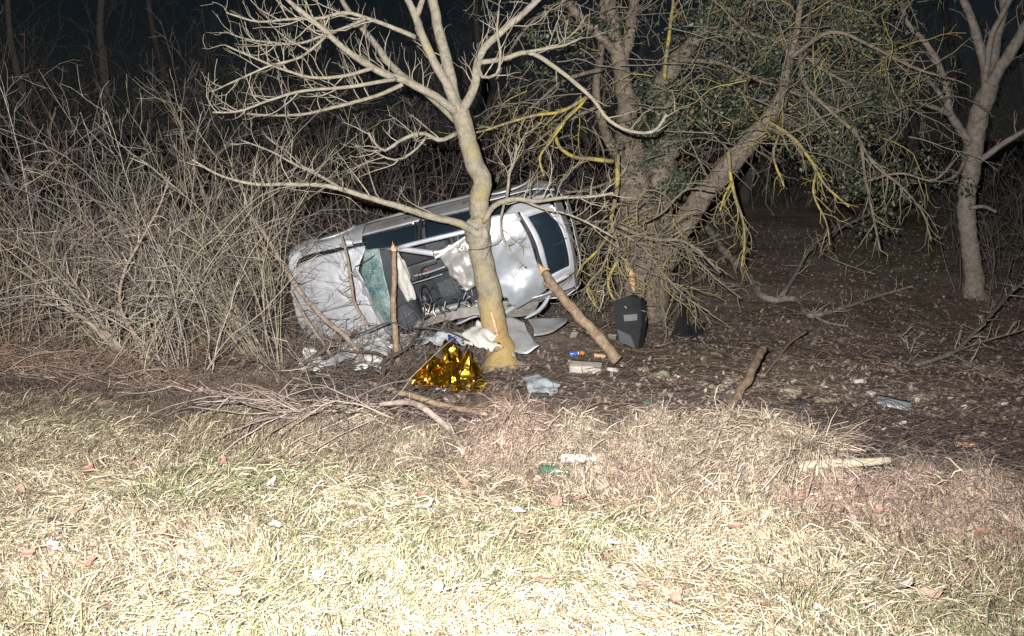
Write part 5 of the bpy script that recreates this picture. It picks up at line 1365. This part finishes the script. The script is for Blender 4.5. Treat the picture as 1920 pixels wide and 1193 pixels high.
wsheet('black_scrap', 'pointed black plastic scrap on the dark litter right of the door lining', 'plastic scrap',
       [[(1256, 640, .02), (1272, 622, .25), (1280, 612, .38), (1290, 630, .2), (1322, 622, .14)], [(1262, 644, .01), (1274, 642, .05), (1288, 643, .06), (1302, 638, .05), (1318, 632, .05)]], M['black_plastic'], 0.02, 5, 0.02, 2.0)
wsheet('plastic_bag', 'crumpled pale blue-grey plastic bag on the brown slope', 'plastic bag',
       [[(978, 716, .04), (1008, 716, .07), (1034, 722, .05), (1050, 730, .03)], [(986, 728, .07), (1012, 728, .10), (1034, 733, .08), (1048, 736, .04)], [(990, 744, .01), (1012, 746, .02), (1030, 747, .02), (1046, 740, .01)]], plain('bag_film', (0.27, 0.30, 0.32), 0.35, 0, 0.25, 9, 0.4, 25), 0.04, 8, 0.004, 5.0, 0.06, nu=22, nv=26)
GREENM = plain('green_plastic', (0.014, 0.04, 0.025), 0.35, 0, 0.3, 8)
wsheet('green_carton', 'flattened green carton just below the plastic bag', 'carton', [[(994, 746, .05), (1012, 748, .06), (1030, 746, .05)], [(996, 757, .01), (1012, 758, .02), (1028, 755, .01)]], GREENM, 0.02, 7, 0.01, 2.0)
def slab(name, label, cat, px, py, size, rz, mat, lift=0.0, tilt=(0, 0), jit=0.01):
    c = GA(px, py)
    o = box_obj(name, mat, None, size, (0, 0, size[2] * 0.5 + lift), (tilt[0], tilt[1], rz), 0, sub=3, jitter=jit)
    o.location = c; return tag(o, label, cat)
slab('concrete_slab', 'pale broken concrete slab half sunk in the litter', 'slab', 1098, 696, (0.40, 0.24, 0.09), -0.12, plain('concrete', (0.36, 0.32, 0.28), 0.9, 0, 0.3, 12, 0.5, 40), 0, (0.2, 0.06), 0.03)
def can(name, label, cat, px, py, r, L, rz, mat, neck=True, capm=None):
    c = GA(px, py); root = thing(name, label, cat, c)
    d = np.array([math.cos(rz), math.sin(rz), 0.06]); p0 = np.array([0, 0, r * 0.9])
    T = Tubes(); prof = [(0, .75), (.03, 1), (.3, .97), (.33, .92), (.36, 1), (.62, 1), (.74, .8), (.85, .42), (1, .36)] if neck else [(0, .8), (.05, 1), (.5, .98), (.95, 1), (1, .8)]
    T.add([p0 + d * L * (a - .5) for a, _ in prof], [r * b for _, b in prof], 12); T.build('body', mat, root)
    T = Tubes(); e = p0 + d * L * .5; T.add([e - d * 0.002, e + d * 0.02], [r * (.4 if neck else .7)] * 2, 10); T.build('cap' if neck else 'lid', capm or WP, root)
can('bottle', 'green glass bottle half hidden in the grass at the verge edge', 'bottle', 1036, 894, 0.03, 0.16, -0.5, GREENM, True, GREENM)
can('bottle', 'dirty white plastic bottle lying at the lip above the green one', 'bottle', 1082, 872, 0.028, 0.18, -0.25, plain('dirty_white', (0.165, 0.155, 0.14), 0.5, 0, 0.3, 12))
can('drink_can', 'small crushed blue can behind the concrete slab', 'can', 1075, 668, 0.035, 0.12, 0.2, plain('blue_print', (0.05, 0.10, 0.36), 0.35), False)
slab('orange_scrap', 'small orange scrap beside the blue can', 'scrap', 1092, 665, (0.05, 0.04, 0.05), 0.5, plain('orange_plastic', (0.5, 0.16, 0.06), 0.6), 0, (.3, .2), 0.015)
slab('wood_chip', 'yellow split wood chip at the foot of the leaning pole', 'wood chip', 1124, 672, (0.16, 0.05, 0.05), 0.15, M['fresh_wood'], 0, (.2, .1), 0.02)
slab('wood_chip', 'pale wood chip lying right of the bramble', 'wood chip', 1810, 842, (0.20, 0.05, 0.03), -0.05, M['fresh_wood'], 0.02, (.1, .05), 0.02)
slab('cardboard_scrap', 'pale square scrap of card left of the leaning pole', 'scrap', 1076, 636, (0.12, 0.02, 0.11), 0.5, M['headliner'], 0, (.5, 0), 0.01)
slab('cardboard_scrap', 'pale scrap of card behind the foot of the leaning pole', 'scrap', 1148, 638, (0.13, 0.02, 0.10), -0.4, M['headliner'], 0, (.6, .1), 0.01)
slab('metal_sheet', 'grey metal sheet tilted in the litter at the right', 'metal sheet', 1676, 766, (0.36, 0.22, 0.015), -0.35, plain('grey_sheet', (0.38, 0.42, 0.44), 0.35, 0.3, 0.3, 8), 0.05, (.25, .15), 0.02)
slab('dark_cloth', 'small dark rag in the litter right of the propped stick', 'rag', 1498, 764, (0.16, 0.10, 0.05), 0.3, plain('dark_rag', (0.03, 0.04, 0.045), 0.9), 0, (.1, .1), 0.05)
slab('green_scrap', 'small dark green scrap on the brown slope', 'scrap', 1212, 764, (0.07, 0.03, 0.07), 0.3, plain('dark_green', (0.03, 0.09, 0.05), 0.5), 0, (.3, .1), 0.02)
WS = plain('white_scrap', (0.36, 0.345, 0.325), 0.7, 0, 0.2, 9)
for px, py, s_, lb in [(1686, 803, .09, 'white scrap below the grey metal sheet'), (1830, 860, .055, 'round white scrap near the right edge'), (1752, 862, .05, 'small white scrap left of the round one'),
                       (1612, 722, .10, 'pale scrap above and left of the metal sheet'), (1632, 742, .07, 'pale scrap touching the left end of the metal sheet'), (1808, 700, .05, 'tiny white scrap under the pale forked branch'), (1880, 760, .06, 'white scrap at the right edge in the litter'),
                       (1148, 700, .10, 'white scrap right of the concrete slab'), (1270, 708, .05, 'white scrap between the mossy stones'), (1545, 728, .05, 'white scrap left of the pale scraps'), (1262, 790, .04, 'small pale upright scrap on the slope')]:
    o = slab('paper_scrap', lb, 'scrap', px, py, (s_ * 1.5, s_, s_ * 0.5), random.random() * 3, WS, 0, (random.uniform(-.3, .3), random.uniform(-.3, .3)), s_ * .35); o['group'] = 'pale litter on the ground'
m_, t_, b_ = new_mat('mossy_stone')
n_ = noise_tex(t_, 7, 6, .7); r_ = ramp(t_, [(.38, (.30, .275, .245)), (.5, (.235, .215, .15)), (.62, (.19, .18, .075))]); t_.links.new(n_.outputs['Fac'], r_.inputs[0]); t_.links.new(r_.outputs[0], b_.inputs['Base Color'])
b_.inputs['Roughness'].default_value = .95; n2_ = noise_tex(t_, 40); bump(t_, b_, n2_.outputs['Fac'], .8, .02)
M['mossy'] = m_
for i, (px, py, r0, lb) in enumerate([(1208, 694, .07, 'leftmost mossy stone of the row, right of the concrete slab'), (1240, 706, .12, 'largest mossy stone of the row, pale on one side'), (1258, 712, .06, 'small pale stone touching the largest mossy one'),
        (1322, 724, .11, 'mossy stone in the middle of the row'), (1345, 730, .06, 'small pale stone right of the middle one'), (1372, 716, .09, 'whitish stone behind the row'), (1385, 735, .09, 'mossy stone at the right end of the row'), (1540, 752, .07, 'lone mossy stone beyond the propped stick'), (1480, 738, .12, 'flat moss cushion above the dark rag'),
        (1725, 748, .10, 'flat moss cushion right of the metal sheet')]):
    c = GA(px, py); ico = bmesh.new(); bmesh.ops.create_icosphere(ico, subdivisions=3, radius=1)
    for q in ico.verts:
        f = 1 + .45 * mnoise.noise(q.co * 1.4 + Vector((i * 7, 0, 0))) + .15 * mnoise.noise(q.co * 4 + Vector((i, 3, 0)))
        q.co = Vector((q.co.x * r0 * 1.3 * f, q.co.y * r0 * f, q.co.z * r0 * .75 * f))
    me = bpy.data.meshes.new('stone'); ico.to_mesh(me); ico.free(); me.polygons.foreach_set('use_smooth', np.full(len(me.polygons), True, bool))
    tag(link('stone', me, M['mossy'], None, c - np.array([0, 0, r0 * .25])), lb, 'stone', 'stones in the litter')

# ================================================================== DEAD LEAVES ON THE GRASS
LM = [plain('dead_leaf_brown', (0.095, 0.05, 0.034), 0.8, 0, 0.35, 40), plain('dead_leaf_grey', (0.13, 0.112, 0.10), 0.8, 0, 0.3, 40), plain('dead_leaf_tan', (0.115, 0.075, 0.052), 0.8, 0, 0.3, 40)]
def leaf_mesh(i):
    V = []; Q = []; n = 9
    for k in range(n):
        t = k / (n - 1); wd = math.sin(math.pi * t ** 0.8) * (.42 + .10 * math.sin(t * 19 + i))
        for s in (-1, -.5, 0, .5, 1):
            V.append((t - .5, s * wd * .75, .10 * abs(s) * wd + .30 * (t - .5) ** 2 * (1 + .5 * i) + .05 * math.sin(t * 9 + s * 4 + i)))
    for k in range(n - 1):
        for j in range(4):
            a = k * 5 + j; Q.append((a, a + 5, a + 6, a + 1))
    for j, (x, z) in enumerate(((.5, .08), (.72, .14))):
        V += [(x, -.012, z), (x, .012, z)]
    a = n * 5; Q.append((a, a + 1, a + 3, a + 2))
    me = bpy.data.meshes.new('leaf'); me.from_pydata(V, [], Q); me.materials.append(LM[i % 3]); return me
LFM = [leaf_mesh(i) for i in range(6)]
LEAVES = [(1018, 1112, 0, .17), (1375, 1010, 0, .13), (1210, 1120, 0, .12), (1265, 1142, 0, .11), (302, 1018, 0, .08), (165, 900, 0, .12), (745, 935, 1, .12), (785, 942, 0, .12), (735, 965, 1, .12), (800, 968, 1, .12),
          (655, 970, 0, .14), (1640, 985, 0, .12), (1660, 1010, 2, .10), (90, 1045, 1, .13), (140, 1052, 1, .12), (170, 1075, 0, .10), (55, 1060, 0, .09), (150, 978, 2, .14), (510, 922, 1, .10), (515, 1010, 1, .12), (1045, 960, 0, .12), (1085, 955, 0, .12),
          (970, 975, 1, .10), (1010, 925, 2, .10), (870, 925, 0, .10), (1540, 1170, 1, .10), (1700, 1120, 1, .14), (1745, 1140, 2, .11), (1890, 1030, 0, .15), (1840, 1020, 0, .13), (340, 1060, 2, .11), (400, 905, 2, .10), (420, 880, 0, .09), (240, 880, 2, .10), (560, 865, 0, .09), (1130, 940, 2, .09), (1200, 955, 2, .09),
          (820, 1130, 2, .09), (600, 1100, 1, .08), (440, 1140, 2, .10), (1460, 1060, 2, .09), (1500, 950, 0, .10), (1600, 1080, 1, .10), (40, 940, 2, .10), (1150, 1040, 1, .08), (980, 1020, 2, .08), (700, 1010, 2, .08), (1320, 1090, 1, .09)]
NMC = ['curled rust-brown dead leaf lying on the pale grass', 'curled greyish dead leaf lying on the pale grass', 'curled tan dead leaf lying on the pale grass']
CN = ['rust-brown', 'greyish', 'tan']; ORD = ['leftmost', 'second from the left', 'third from the left', 'fourth from the left', 'fifth from the left']
def zone(px, py):
    r = 'nearest the camera' if py > 1050 else ('mid-verge' if py > 960 else 'close to the lip')
    c = 'at the left' if px < 480 else ('left of centre' if px < 860 else ('in the centre' if px < 1200 else ('right of centre' if px < 1560 else 'at the right')))
    return r, c
for i, (px, py, k, s_) in enumerate(LEAVES):
    me = LFM[k + 3 * (i % 2)]
    o = bpy.data.objects.new('dead_leaf', me); col.objects.link(o)
    o.location = G(px, py, 0.05); o.scale = (s_ * 0.85,) * 3
    o.rotation_euler = (random.uniform(-.5, .7), random.uniform(-.5, .5), random.random() * 6.28)
    z_ = zone(px, py); same = sorted(q[0] for q in LEAVES if q[2] == k and zone(q[0], q[1]) == z_)
    extra = '' if len(same) == 1 else ', ' + ORD[same.index(px)] + ' of ' + ['two', 'three', 'four', 'five'][len(same) - 2]
    tag(o, '%s dead leaf %s %s%s' % (CN[k], z_[0], z_[1], extra), 'leaf', 'dead leaves on the verge')
